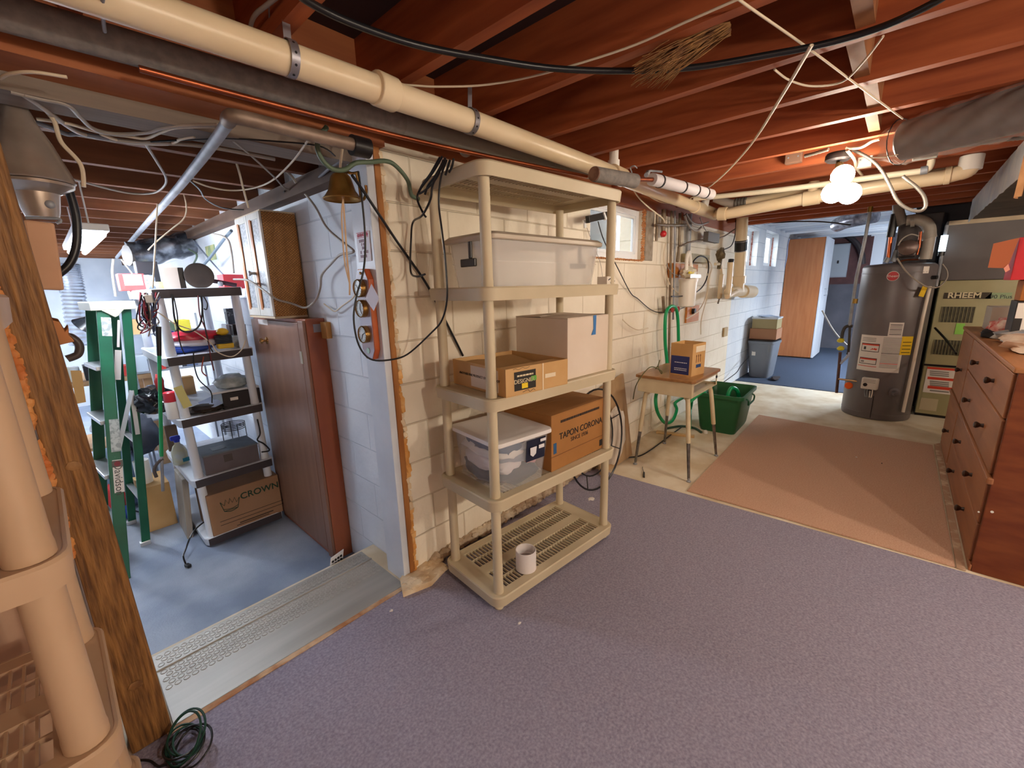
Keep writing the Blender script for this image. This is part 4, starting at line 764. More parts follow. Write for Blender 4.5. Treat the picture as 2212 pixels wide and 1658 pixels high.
# ---------------- water heater
HX, HY, HR = 5.97, .055, .29
t = thing('water_heater', 'tall dark grey water heater with white warning labels', 'water heater', (HX, HY, 0))
m_heat = mat('heater grey', '#726c6e', '#686264', rough=.38, scale=3, metal=.15)
b = NB(); lathe(b, [(.27, 0), (.285, .004), (HR, .02), (HR, 1.555), (HR-.008, 1.575), (HR-.03, 1.59), (.1, 1.603), (.01, 1.604)], (HX, HY, 0), n=64); obj('tank', b, m_heat, t, True, ang=50)
for z in (.06, 1.50): b = NB(); lathe(b, [(HR-.001, z), (HR+.002, z+.002), (HR+.002, z+.006), (HR-.001, z+.008)], (HX, HY, 0), n=64, cap=False); obj('seam_ring', b, m_heat, t, True)
def cyl_pt(a, z, r=HR): a = math.radians(a); return V((HX+r*math.cos(a), HY+r*math.sin(a), z))
def patch(nm, a0, a1, z0, z1, m, r=.0012, par=None, skew=0): b = NB(); grid(b, lambda u, v: cyl_pt(a0+(a1-a0)*u, z0+(z1-z0)*v+skew*u, HR+r), 14, 2, .0006); return obj(nm, b, m, par or t, True)
def on_heater(px, py, r=HR+.002):
    d = ray(px, py); ox, oy = -HX, -HY; A_ = d.x*d.x+d.y*d.y; B_ = 2*(ox*d.x+oy*d.y); C_ = ox*ox+oy*oy-r*r
    s = (-B_-math.sqrt(max(0, B_*B_-4*A_*C_)))/2/A_; p = CAM+d*s; return math.degrees(math.atan2(p.y-HY, p.x-HX)) % 360, p.z
m_lab = mat('label paper', '#e6e0da', rough=.5); m_grey = mat('label print', '#8d8884', rough=.6); m_red = mat('label red', '#d8452e', rough=.5); m_yel = mat('label yellow', '#f0c81e', rough=.5)
lb = patch('warning_label', 137, 208, .515, .885, m_lab); patch('serial_label', 181, 203, .885, 1.022, m_lab); yl = patch('energy_label', 203.5, 223, .70, .885, m_yel)
for a0, a1, z0, z1 in ((141, 172, .715, .80), (141, 171, .585, .65)):
    patch('warning_frame', a0, a1, z0, z1, m_black, .0018, lb); patch('warning_field', a0+1, a1-1, z0+.006, z1-.02, m_lab, .0022, lb); patch('warning_band', a0+1, a1-1, z1-.02, z1-.006, m_red, .0022, lb)
def flame(a0, z0, s): b = NB(); prism(b, [cyl_pt(a0+u*s, z0+v*s*.004, HR+.003) for u, v in ((0, 0), (3, 2.5), (4, 5), (6, 3), (8, 6), (9, 4), (12, 4.5), (11, 0))], (-.0006, 0, 0)); obj('flame_symbol', b, m_red, lb)
flame(157, .735, 1.0); patch('hazard_symbol', 146, 150, .735, .765, m_black, .0026, lb); patch('hazard_symbol', 144, 150, .60, .62, m_grey, .0026, lb)
patch('red_rule', 139, 172, .56, .566, m_red, .0018, lb)
for i in range(26):
    z = .865-.0132*i
    if .555 < z: patch('text_line', 176, 204, z, z+.005, m_grey, .0018, lb) if i not in (12, 20) else patch('text_line', 176, 204, z, z+.006, m_red if i == 20 else m_black, .0018, lb)
for i in range(7): patch('text_line', 183, 201, .90+i*.016, .906+i*.016, m_grey if i % 3 else m_black, .0018, lb)
for i in range(3): patch('text_line', 141, 165, .82+i*.016, .826+i*.016, m_grey, .0018, lb)
for i in range(4): patch('text_line', 206, 221, .72+i*.035, .726+i*.035, m_black, .0018, yl)
patch('spec_plate', 218, 229, 1.49, 1.555, m_lab)
c = cyl_pt(174, 1.472, HR+.001); nrm = V((c.x-HX, c.y-HY, 0)).normalized()
b = NB(); lathe(b, [(.047, 0), (.047, .003), (.001, .0035)], c, nrm, 30); bg = obj('badge', b, mat('badge red', '#c03038', rough=.35), t, True)
b = NB(); lathe(b, [(.047, .003), (.047, .0045), (.043, .0045), (.043, .003)], c, nrm, 30, cap=False); obj('badge_rim', b, m_lab, bg, True)
text('badge_lettering', 'Rheem', m_lab, bg, c+nrm*.0042, (nrm.y*-1, nrm.x, 0) if False else V((0, 0, 1)).cross(nrm), (0, 0, 1), .034)
c = cyl_pt(168, .39, HR+.03); nrm = V((c.x-HX, c.y-HY, 0)).normalized(); tg = V((0, 0, 1)).cross(nrm)
def ob(cc, r_, u_, n_, w, h, d): return hexa(NB(), [cc+r_*(sx*w)+n_*(sd*d)+u_*(sz*h) for sz in (-1, 1) for sx, sd in ((-1, -1), (1, -1), (1, 1), (-1, 1))])
gc = obj('gas_control', ob(c, tg, V((0, 0, 1)), nrm, .068, .06, .03), mat('control cream', '#ddd5cc', rough=.4), t, bev=.012, seg=3)
b = NB(); cyl(b, c+nrm*.03-tg*.03-V((0, 0, .012)), c+nrm*.036-tg*.03-V((0, 0, .012)), .018); box(b, *(c+nrm*.03+V((0, -.03, -.07))), *(c+nrm*.03+V((.012, .0, -.06)))); obj('control_dial', b, m_black, gc, True)
for i in range(3): b = NB(); slab(b, c+nrm*.031-tg*.05+V((0, 0, .045-.015*i)), c+nrm*.031+tg*.05+V((0, 0, .045-.015*i)), nrm, .004, .001); obj('control_print', b, m_grey, gc)
for o_ in (-.03, -.012, .01, .028):
    b = NB(); tube(b, [c+tg*o_-V((0, 0, .055)), c+tg*(o_*1.1)-V((0, 0, .10)), c+tg*(o_*.8)-nrm*.02-V((0, 0, .15))], .005); obj('control_lead', b, m_pvcw if o_ > 0 else m_galv, gc, True)
b = NB(); c = cyl_pt(207, .31, HR); nrm = V((c.x-HX, c.y-HY, 0)).normalized(); lathe(b, [(.05, -.004), (.05, .006), (.03, .012), (.026, .05), (.018, .055)], c, nrm, 22); obj('drain_valve', b, mat('drain plastic', '#6a6468', rough=.5), t, True)
b = NB(); slab(b, cyl_pt(176, .02, HR+.004), cyl_pt(176, .26, HR+.004), cyl_pt(176, 0, 1)-cyl_pt(176, 0, .0), .006, .004); obj('access_seam', b, m_black, t)
b = NB(); c = cyl_pt(127, .32, HR+.01); lathe(b, [(.001, 0), (.03, .004), (.038, .015), (.03, .022)], c, V((-.9, .2, .1)), 20); obj('orange_cap', b, mat('orange cap', '#f0641e', rough=.4), t, True)
q = [cyl_pt(*on_heater(px, py), HR+.03) for px, py in ((2002, 618), (1988, 680), (1966, 790), (1945, 888))]
b = NB(); tube(b, q, .014, 12, smooth=False); obj('relief_pipe', b, mat('relief white', '#e8ddcf', rough=.35), t, True)
b = NB(); a0 = cyl_pt(*on_heater(1992, 618), HR+.035); b1 = cyl_pt(*on_heater(1983, 640), HR+.035); slab(b, a0, b1, a0-V((HX, HY, a0.z)), .05, .002); obj('yellow_tag', b, m_yel, t)
b = NB(); lathe(b, [(.018, 0), (.018, .05)], cyl_pt(240, 1.45, HR-.01), (-.4, -.9, 0), 14); obj('relief_valve', b, m_black, t, True)
# draft inducer and vent on top
top = V((HX, HY, 1.6))
def tp(px, py, dx=0): return ax(px, py, HX-.05+dx)
m_vent = mat('grey vent plastic', '#a59c92', '#8d857c', rough=.4, scale=5); m_dk = mat('dark casting', '#4a4240', '#5c534e', rough=.4, scale=7, metal=.3)
b = NB(); a, c = tp(1938, 556), tp(1984, 520); box(b, HX-.17, min(a.y, c.y), a.z, HX+.1, max(a.y, c.y), c.z); obj('blower_housing', b, m_dk, t, bev=.015, seg=3)
b = NB(); a = tp(1962, 535, -.18); lathe(b, [(.075, 0), (.07, .04), (.03, .06)], a, (-1, .1, 0), 22); obj('blower_motor', b, mat('motor', '#6e5c56', rough=.35, metal=.5), t, True)
b = NB(); tube(b, [tp(1998, 560), tp(2003, 535), tp(2008, 500), tp(2000, 482), tp(1980, 474), tp(1958, 476)], .05, 16); obj('vent_elbow', b, m_vent, t, True)
b = NB(); cyl(b, tp(2005, 500), tp(2007, 515), .057, n=18); obj('vent_collar', b, m_vent, t, True)
b = NB(); cyl(b, tp(1975, 476), tp(1966, 478), .057, n=18); obj('vent_collar', b, m_vent, t, True)
b = NB(); tube(b, [tp(1950, 485), tp(1940, 450), tp(1946, 415), tp(1955, 390)], .045, 14); obj('vent_riser', b, mat('dark vent', '#6a625c', '#857c74', rough=.5), t, True)
b = NB(); cyl(b, tp(1919, 558), tp(1925, 505), .016); obj('copper_riser', b, mat('bright copper', '#c8663a', rough=.3, metal=.8), t, True)
b = NB(); cyl(b, tp(1923, 512), tp(1934, 462), .034, n=14); obj('riser_insulation', b, m_black, t, True)
b = NB(); cyl(b, tp(1913, 567), tp(1919, 556), .022); cyl(b, tp(1929, 565), tp(1937, 540), .022); obj('riser_nipple', b, m_galv, t, True)
b = NB(); cyl(b, tp(1985, 535, -.1), tp(1989, 500, -.1), .012); cyl(b, tp(1981, 550, -.1), tp(1985, 535, -.1), .008); obj('copper_riser', b, m_copper, t, True)
b = NB(); tube(b, [tp(1940, 530, -.2), tp(1950, 515, -.2), tp(1968, 506, -.2), tp(1985, 510, -.2)], .006); obj('blower_cord', b, m_gcab, t, True)
b = NB(); tube(b, [tp(1938, 558, -.2), tp(1955, 583, -.26), tp(1975, 602, -.28), tp(2000, 618, -.28), tp(2022, 621, -.2)], .007); obj('power_cord', b, m_gcab, t, True)
b = NB(); tube(b, [tp(1945, 564), tp(1960, 561), tp(1985, 560), tp(1990, 556)], .008); obj('copper_bridge', b, m_copper, t, True)
# sensor pipe with lit sleeve between heater and furnace
t = thing('vent_line', 'slim steel line with pale glowing sleeve between heater and furnace', 'pipe', ax(2030, 560, 6.05))
b = NB(); tube(b, pts([(2046, 486), (2042, 505), (2032, 565), (2022, 618)], 'x', 6.05), .014, 10, smooth=False); obj('pipe', b, m_galv, t, True)
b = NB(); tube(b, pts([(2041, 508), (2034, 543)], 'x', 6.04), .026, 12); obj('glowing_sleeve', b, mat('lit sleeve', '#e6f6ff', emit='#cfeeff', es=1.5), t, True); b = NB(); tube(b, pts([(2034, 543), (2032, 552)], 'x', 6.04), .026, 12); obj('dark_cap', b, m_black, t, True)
wire('thermostat_wire', 'thin wire loop beside the slim steel line at the furnace', 'wire', [(2036, 570), (2046, 585), (2045, 602), (2030, 618), (2022, 620)], .006, m_gcab, 'x', 6.04)
# gas line
XG = 5.78
t = thing('gas_line', 'steel gas line dropping beside the water heater with yellow shutoff valves', 'gas pipe', ax(1818, 740, XG))
b = NB(); tube(b, pts([(1881, 448), (1868, 520), (1850, 600), (1835, 703)], 'x', XG), .015, 10, smooth=False); obj('galvanised_drop', b, m_galv, t, True)
b = NB(); cyl(b, ax(1881, 446, XG), ax(1879, 458, XG), .022); cyl(b, ax(1848, 645, XG), ax(1846, 655, XG), .024); obj('union', b, mat('brass union', '#9a7a3c', rough=.35, metal=.8), t, True)
b = NB(); tube(b, pts([(1842, 704), (1828, 705), (1821, 715), (1818, 730)], 'x', XG), .016, 10); tube(b, pts([(1836, 700), (1833, 755), (1830, 765)], 'x', XG), .012, 10); obj('black_elbow', b, mat('black iron', '#3a3634', rough=.5), t, True)
for py in (735, 752): b = NB(); blob(b, ax(1816, py, XG), (.034, .034, .026), 2, .12); obj('yellow_valve', b, mat('yellow valve', '#d8c62a', rough=.4), t, True)
b = NB(); tube(b, pts([(1815, 760), (1813, 785), (1807, 848)], 'x', XG), .014, 10, smooth=False); obj('drip_leg', b, mat('rusty iron', '#4c3432', '#6a4840', rough=.55, scale=20), t, True)
b = NB(); tube(b, pts([(1811, 818), (1835, 821), (1870, 826)], 'x', XG-.03), .010, 8, smooth=False); obj('burner_feed', b, mat('brass tube', '#a5825c', rough=.35, metal=.7), t, True)
b = NB(); tube(b, pts([(1815, 785), (1830, 770), (1834, 760)], 'x', XG), .014, 8); obj('flex_connector', b, mat('pale flex', '#b9c4dc', rough=.3), t, True)
# furnace and plenum
t = thing('furnace', 'olive tan furnace with louvred grilles and badge behind the water heater', 'furnace', (6.4, -.55, 0))
m_furn = mat('furnace enamel', '#a8a27c', '#9c9670', rough=.4, scale=3)
FX, F0, F1 = 6.16, -.275, -.80
b = NB(); box(b, FX, F1, .03, 6.6, F0, 1.415); obj('cabinet', b, m_furn, t, bev=.004)
b = NB(); box(b, FX+.02, F1, 0, 6.6, F0, .03); obj('base', b, m_black, t)
def fq(nm, px0, py0, px1, py1, m, d=.004, par=None, X=FX):
    a, c = ax(px0, py0, X), ax(px1, py1, X); b = NB(); box(b, X-d, min(a.y, c.y), min(a.z, c.z), X, max(a.y, c.y), max(a.z, c.z)); return obj(nm, b, m, par or t)
bd = fq('badge_strip', 2040, 632, 2140, 645, mat('badge brown', '#3a3224', rough=.4), .004)
zb_ = ax(2090, 638, FX-.005)
text('badge_lettering', 'RHEEM', mat('badge cream', '#d8cdaa', rough=.5), bd, (FX-.0048, ax(2083, 638, FX).y, zb_.z), (0, -1, 0), (0, 0, 1), .075, bold=.002)
b = NB(); a, c = ax(2142, 632, FX), ax(2184, 645, FX); prism(b, [(FX-.004, a.y+.04, c.z), (FX-.004, a.y, a.z), (FX-.004, c.y, a.z), (FX-.004, c.y, c.z)], (.003, 0, 0)); b2 = obj('badge_panel', b, mat('badge green', '#8fa47c', rough=.5), t); text('badge_lettering', '90 Plus', m_black, b2, (FX-.0048, (a.y+c.y)/2, (a.z+c.z)/2-.01), (0, -1, 0), (0, 0, 1), .05)
for px0, py0, px1, py1 in ((2036, 662, 2100, 697), (2019, 733, 2075, 768)):
    gl = fq('grille', px0, py0, px1, py1, mat('grille dark', '#3f3c2e', '#55513e', rough=.6, scale=30), .003); a, c = ax(px0, py0, FX), ax(px1, py1, FX)
    b = NB(); n = 9
    for i in range(n+1): y = a.y+(c.y-a.y)*i/n; box(b, FX-.008, y-.003, c.z, FX-.003, y+.003, a.z)
    obj('louvre', b, mat('louvre olive', '#7c7858', rough=.5), gl)
fq('green_tag', 2066, 698, 2080, 722, mat('lime tag', '#8fd05a', rough=.5), .005); l_ = fq('warning_sheet', 2003, 795, 2090, 856, m_lab, .004)
for py in (796, 818, 838): fq('red_rule', 2003, py, 2090, py+2.2, m_red, .005, l_)
for py in (802, 806, 810, 824, 828, 832, 844): fq('text_line', 2008, py, 2050, py+1.2, m_grey, .005, l_)
fq('pale_sticker', 1990, 858, 2022, 888, mat('pale sticker', '#bdb193', rough=.6), .004); fq('panel_gap', 1995, 789, 2095, 792, m_black, .005)
b = NB(); box(b, FX-.02, -1.1, 1.417, 6.6, F0+.035, 1.985); obj('plenum', b, mat('plenum grey', '#66605f', '#5c5656', rough=.6, scale=3), None, bev=.006, label='dark grey sheet-metal plenum above the olive furnace', cat='duct')
b = NB(); box(b, FX-.03, -1.1, 1.945, FX-.021, F0+.02, 1.983); obj('plenum_tape', b, mat('cream tape', '#c9b79c', '#b8a58a', rough=.7), None, label='cream tape strip along the top of the dark plenum', cat='tape')
b = NB(); box(b, 6.34, -.22, 0, 6.6, .12, 2.1); obj('return_duct', b, mat('return duct dark', '#3d3636', '#544844', rough=.55, scale=5, bump=.3), None, bev=.01, label='dark return duct standing behind the water heater', cat='duct')
wire('floor_wire', 'black cord draped from the furnace side down to the dresser', 'cord', [(2020, 708, 'x', 6.1), (2045, 735, 'x', 5.8), (2065, 763, 'x', 5.4)], .01, m_black)
# ---------------- dresser
t = thing('dresser', 'long worn brown dresser with turned knobs facing the rug', 'dresser', (4, -.7, 0))
m_dr = wood('worn dresser', '#8e5a38', '#a8714a', 'x', rough=.5, scale=5, bump=.15); m_mah = mat('mahogany side', '#6e3418', '#824622', rough=.4, scale=5, st=(1, 1, 4), bump=.15)
DX0, DX1, DY, DZ = 2.915, 5.2, -.435, 1.043
b = NB(); box(b, DX0+.02, -1.0, .0, DX1, DY-.012, DZ-.025); obj('carcass', b, m_mah, t, bev=.004)
b = NB(); box(b, DX0, -1.02, 0, DX0+.02, DY-.005, DZ-.025); obj('end_panel', b, m_mah, t, bev=.002)
b = NB(); box(b, DX0-.008, -1.03, DZ-.025, DX1+.01, DY+.012, DZ); obj('top', b, wood('dresser top', '#9a6238', '#b27a4c', 'x', rough=.45), t, bev=.006)
b = NB(); box(b, DX0-.004, DY-.012, .47, DX1, DY+.014, .505); obj('waist_moulding', b, m_dr, t, bev=.008)
b = NB(); box(b, DX0, DY-.012, 0, DX1, DY+.002, .035); obj('base_rail', b, m_dr, t, bev=.003)
m_knob = mat('dark knob', '#3a2418', rough=.35)
for (x0, x1, rows, ks) in ((DX0+.03, 4.46, ((.795, 1.01), (.515, .785), (.255, .462), (.045, .245)), (3.36, 4.02)), (4.50, DX1-.02, ((.515, 1.01), (.045, .462)), (4.76,))):
    for z0, z1 in rows:
        b = NB(); box(b, x0, DY-.011, z0, x1, DY+.006, z1); d_ = obj('drawer' if len(rows) > 2 else 'cupboard_door', b, m_dr, t, bev=.005, seg=2)
        for kx in ks:
            b = NB(); lathe(b, [(.012, 0), (.009, .012), (.016, .022), (.019, .03), (.014, .037), (.002, .04)], (kx, DY+.006, (z0+z1)/2 if len(rows) > 2 else z0+(z1-z0)*.45), (0, 1, 0), 14); obj('knob', b, m_knob, d_, True)
b = NB()
for px, py, r in ((2143, 1105, .006), (2114, 1105, .004)): c = ax(px, py, DX0); cyl(b, c-V((.002, 0, 0)), c, r)
obj('paint_spot', b, m_pvcw, t)
# floor strip beside the dresser
b = NB(); prism(b, [tuple(az(*p, 0))[:2]+(.0015,) for p in ((2018, 960), (2030, 958), (2086, 1234), (2066, 1228))], (0, 0, .006)); obj('floor_strip', b, mat('peeling strip', '#d9c4a8', '#b89478', rough=.8, scale=16, hi=.5), None, label='narrow pale strip of worn tape between the rug and the dresser', cat='tape strip')
# things on the dresser
def top_blob(nm, x, y, r, c, label, cat, sd, z=DZ, c2=None):
    b = NB(); blob(b, (x, y, z+r[2]*.8), r, 3, .28, 2.4, sd)
    for v in b.verts: v.co.z = max(v.co.z, z+.001)
    return obj(nm, b, mat('cloth '+label[:14], c, c2, rough=.8, scale=22, bump=.4), None, True, label=label, cat=cat, ang=80)
top_blob('cloth_bundle', 3.55, -.60, (.16, .15, .055), '#e2cdb8', 'rolled cream cloth at the near edge of the dresser top', 'cloth', 1, c2='#cfae94')
top_blob('cloth_bundle', 3.95, -.66, (.17, .19, .06), '#8f9aa8', 'patterned blue grey cloth heaped in mid dresser top', 'cloth', 2, c2='#c9bdb0')
top_blob('snack_bag', 4.35, -.58, (.15, .12, .075), '#c8322a', 'crumpled red and white bag on the dresser top', 'bag', 3, c2='#eedcd0')
top_blob('paper_heap', 4.45, -.75, (.16, .15, .09), '#e0c088', 'crumpled tan paper behind the red bag on the dresser', 'paper', 4, c2='#c9a066')
top_blob('black_pouch', 4.30, -.50, (.10, .06, .03), '#241f20', 'small black pouch at the dresser edge under the red bag', 'pouch', 5)
def tbox(nm, x0, y0, z0, x1, y1, z1, c, label, cat='box', c2=None): b = NB(); box(b, x0, y0, z0, x1, y1, z1); return obj(nm, b, mat('box '+label[:16], c, c2, rough=.7), None, bev=.003, label=label, cat=cat)
tbox('white_box', 4.80, -.66, DZ, 5.1, -.52, 1.22, '#b9aea2', 'pale box at the furnace end of the dresser top')
tbox('peach_board', 4.70, -.80, DZ, 4.76, -.66, 1.24, '#e0a07c', 'peach panel propped behind the paper on the dresser', 'board')
t = thing('black_carton', 'black printed carton standing on the dresser beside the cloth heap', 'carton', (4, -.85, DZ))
a = ax(2186, 700, 3.9); b = NB(); box(b, 3.9, -1.0, DZ, 4.1, a.y, 1.30); obj('carton_body', b, mat('black print', '#211d1c', rough=.4), t, bev=.003)
b = NB(); box(b, 3.897, -.98, 1.20, 3.9, a.y-.005, 1.29); box(b, 3.897, a.y-.06, 1.12, 3.9, a.y-.035, 1.20); obj('white_panel', b, m_lab, t)
tbox('brown_carton', 3.92, -1.0, 1.302, 4.10, a.y-.01, 1.42, '#a8662c', 'brown carton on top of the black printed carton', 'carton')
t = thing('red_carton', 'open red carton with an orange flap on top of the stack above the dresser', 'carton', (4, -.9, 1.423))
p0, p1 = ax(2188, 578, 3.88), ax(2212, 512, 3.88); b = NB(); hexa(b, [(3.88, -1.06, 1.423), (4.12, -1.06, 1.423), (4.12, p0.y, 1.423), (3.88, p0.y, 1.423), (3.88, -1.06, p1.z), (4.12, -1.06, p1.z), (4.12, p0.y+.0, p1.z), (3.88, p0.y, p1.z)]); obj('carton_body', b, mat('red carton', '#c21c28', rough=.5), t, bev=.003)
fl = [ax(x, y, 3.86) for x, y in ((2134, 578), (2146, 526), (2202, 513), (2176, 579))]; b = NB(); prism(b, fl, (.004, 0, 0)); obj('orange_flap', b, mat('orange flap', '#a85c3a', rough=.8), t)
fl = [ax(x, y, 3.855) for x, y in ((2168, 579), (2172, 588), (2182, 582), (2178, 570))]; b = NB(); prism(b, fl, (.004, 0, 0)); obj('torn_tape', b, mat('pink tape', '#e0907c', rough=.5), t)
# ================= workshop beyond the opening, and the near left corner
ZW = -.18
m_steel = mat('brushed steel plate', '#b4b1aa', '#a29f98', rough=.5, metal=.3, scale=3, st=(.4, 4, 1))
t = thing('threshold_plate', 'grey metal step plate with rows of raised dots in the workshop opening', 'threshold', (.5, 1.85, -.004))
b = NB(); box(b, .05, 1.67, -.004, .985, 1.99, .004); obj('tread_plate', b, m_steel, t, bev=.002)
b = NB(); box(b, .05, 1.985, -.002, .985, 1.997, .010); obj('nosing_strip', b, m_steel, t, bev=.002)
b = NB(); box(b, .05, 1.997, -.008, .985, 2.10, .002); obj('rear_plate', b, m_steel, t, bev=.002)
for rows, z in (((1.868, 1.893, 1.918, 1.943, 1.968), .004), ((2.02, 2.046, 2.072), .002)):
    b = NB()
    for j, y in enumerate(rows):
        for i in range(33): lathe(b, [(.0115, 0), (.0108, .0022), (.0092, .0024), (.0080, .0010), (.001, .0012)], (.07+.0277*i+(.0138 if j % 2 else 0), y, z), n=12)
    obj('raised_dots', b, m_steel, t, True)
b = NB(); grid(b, lambda u, v: V((.03+u*.98, 1.645+v*.024, .003+.004*noise.noise(V((u*30, v*3, 2))))), 50, 2, .006); struct('trim_8', b, mat('worn wood edge', '#b0764a', '#d8b894', rough=.8, scale=14), True)
b = NB(); slab(b, (.815, 2.135, -.02), (.90, 2.16, -.02), (0, 1, .25), .12, .003); cd_ = obj('price_card', b, mat('white card', '#e8e8ea', rough=.5), None, label='small white printed card standing behind the metal step plate by the brown cabinet', cat='card')
b = NB()
for i in range(4):
    for j in range(3): box(b, .825+.018*i, 2.128+.005*i, .0-.022*j, .837+.018*i, 2.133+.005*i, .012-.022*j)
obj('card_print', b, m_black, cd_)
# danger sign on the jamb
XJ = .9985
def jq(px, py, X=XJ): return ax(px, py, X)
a, c = jq(770, 503), jq(803, 563); y0, y1 = max(a.y, c.y), min(a.y, c.y); z0, z1 = c.z, a.z
t = thing('danger_sign', 'white paper sign with red danger heading taped on the white jamb', 'sign', (XJ, (y0+y1)/2, z0))
b = NB(); box(b, XJ-.002, y1, z0, XJ, y0, z1); obj('sheet', b, mat('sign paper', '#e9e6ee', rough=.6), t)
m_sr = mat('sign red', '#c03050', rough=.6); ym = (y0+y1)/2; w = y0-y1; h = z1-z0
b = NB(); box(b, XJ-.003, y1+.06*w, z1-.20*h, XJ-.002, y0-.06*w, z1-.185*h); box(b, XJ-.003, y1+.02*w, z1-.03*h, XJ-.002, y0-.02*w, z1-.015*h)
for yy in (y0-.14*w, y1+.14*w): lathe(b, [(.001, 0), (.007, .0), (.007, .001), (.001, .001)], (XJ-.002, yy, z1-.11*h), (-1, 0, 0), 14)
obj('red_print', b, m_sr, t)
text('lettering', 'DANGER', m_sr, t, (XJ-.0028, ym, z1-.11*h), (0, -1, 0), (0, 0, 1), .021, bold=.0003)
b = NB()
for i, (z, ww) in enumerate(((.30, .7), (.42, .35), (.54, .25), (.68, .65), (.82, .7))):
    for k in range(5):
        if (i*3+k) % 6: box(b, XJ-.003, ym-ww*w/2+ww*w*k/5, z1-z*h-.006, XJ-.002, ym-ww*w/2+ww*w*(k+.7)/5, z1-z*h+.006)
obj('faded_print', b, mat('faded ink', '#8a6478'), t)
# barometer board
XB = .972; yc = jq(789, 680, XB).y; zt_, zb_ = jq(787, 580, XB).z, jq(803, 776, XB).z; hw = .055
t = thing('weather_station', 'elongated wooden barometer board with three round dials on the white jamb', 'barometer', (XB, yc, zb_))
zm = (zt_+zb_)/2
def oct_(X, s): return [(X, yc-hw*s*.55, zt_-(1-s)*.06), (X, yc-hw*s, zt_-.045), (X, yc-hw*s, zb_+.045), (X, yc-hw*s*.55, zb_+(1-s)*.06), (X, yc+hw*s*.55, zb_+(1-s)*.06), (X, yc+hw*s, zb_+.045), (X, yc+hw*s, zt_-.045), (X, yc+hw*s*.55, zt_-(1-s)*.06)]
b = NB(); prism(b, oct_(XB, 1), (.027, 0, 0)); obj('wood_back', b, mat('cherry wood', '#a8481c', '#b85a28', rough=.25, scale=6, coat=.4), t, bev=.003)
b = NB(); prism(b, oct_(XB-.002, .92), (.002, 0, 0)); obj('face_panel', b, mat('lacquered face', '#9a8a98', '#a898a4', rough=.2, scale=4, coat=.5), t)
m_brass = mat('brass rim', '#b08a50', rough=.25, metal=.9); m_dial = mat('dial face', '#dfe6e4', '#c9d6d6', rough=.3, scale=30)
for i, py in enumerate((622, 666, 721)):
    c = V((XB-.002, yc+.002, jq(790, py, XB).z)); r = .039
    b = NB(); lathe(b, [(r, 0), (r, .020), (r-.003, .024), (r-.005, .022), (r-.005, .016)], c, (-1, 0, 0), 30, cap=False); dl = obj('dial', b, m_brass, t, True)
    b = NB(); lathe(b, [(r-.004, .016), (r-.004, .019), (.001, .019)], c, (-1, 0, 0), 26); obj('dial_face', b, m_dial, dl, True)
    b = NB()
    for k in range(2): an = .8+i+k*2.4; slab(b, c-V((.0205, 0, 0)), c-V((.0205, 0, 0))+V((0, math.cos(an), math.sin(an)))*.024, (1, 0, 0), .003, .001)
    for k in range(12): an = k*math.tau/12; e = V((0, math.cos(an), math.sin(an))); slab(b, c-V((.0195, 0, 0))+e*.024, c-V((.0195, 0, 0))+e*.029, (1, 0, 0), .0015, .0006)
    obj('dial_marks', b, m_black, dl)
b = NB(); lathe(b, [(.013, 0), (.013, .002), (.001, .002)], (XB-.002, yc, jq(798, 757, XB).z), (-1, 0, 0), 20); obj('plaque', b, mat('greenish plaque', '#9ab0a0', rough=.3, metal=.4), t, True)
b = NB(); lathe(b, [(.006, 0), (.006, .004), (.001, .006)], (XB-.002, yc, zt_-.018), (-1, 0, 0), 12); obj('hanger', b, m_brass, t, True)
q = [jq(x, y, .945) for x, y in ((789, 645), (802, 613), (819, 644), (807, 671))]; b = NB(); prism(b, q, (.0015, 0, 0)); obj('paper_note', b, mat('note paper', '#e2dde6', rough=.7), None, label='white paper note tucked over the barometer dials', cat='note')
# brass bell with pull cord
c = ay(741, 432, 1.72); tz = ay(735, 375, 1.72).z; hb = tz-c.z
t = thing('brass_bell', 'old brass bell with pull cord hanging at the opening under the girder', 'bell', c)
b = NB(); lathe(b, [(.073, 0), (.076, .004), (.066, .014), (.052, .035), (.043, .07), (.038, hb-.012), (.028, hb-.002), (.006, hb), (.006, hb-.004), (.03, hb-.02), (.039, .05), (.06, .01)], c, n=36, cap=False); obj('bell_body', b, mat('aged brass', '#b48a4a', '#7c5a2a', rough=.32, metal=.7, scale=7, bump=.1), t, True)
b = NB(); tube(b, [c+V((0, 0, hb-.004)), ay(735, 362, 1.72), ay(738, 330, 1.70), ay(745, 290, 1.68)], .005, 6); obj('hanging_cord', b, m_cab, t, True)
b = NB(); tube(b, [c+V((0, 0, .015)), ay(744, 470, 1.72), ay(750, 560, 1.72), ay(755, 610, 1.72), ay(755, 637, 1.72)], .0035, 6); tube(b, [c+V((.004, 0, .015)), ay(738, 470, 1.72), ay(744, 560, 1.72), ay(755, 612, 1.72)], .003, 6); obj('pull_cord', b, mat('tan cord', '#d8b894', rough=.8), t, True)
b = NB(); tube(b, [ay(742, 368, 1.72), ay(760, 374, 1.70), ay(775, 372, 1.69)], .006); tube(b, [ay(770, 375, 1.69), ay(776, 400, 1.69), ay(780, 425, 1.69), ay(786, 430, 1.69), ay(791, 415, 1.69), ay(790, 400, 1.69)], .006); obj('scroll_bracket', b, m_brass, t, True)
m_gcord = mat('olive green cable', '#5c6e5a', rough=.45)
wire('green_cable', 'greenish cable arching from the girder over the bell to the shelf corner', 'cable', [(706, 274), (690, 296), (686, 322), (700, 350), (722, 366), (745, 366), (768, 352), (800, 350), (833, 348), (855, 358), (880, 388), (887, 415), (892, 424), (905, 430)], .009, m_gcord, 'y', 1.62)
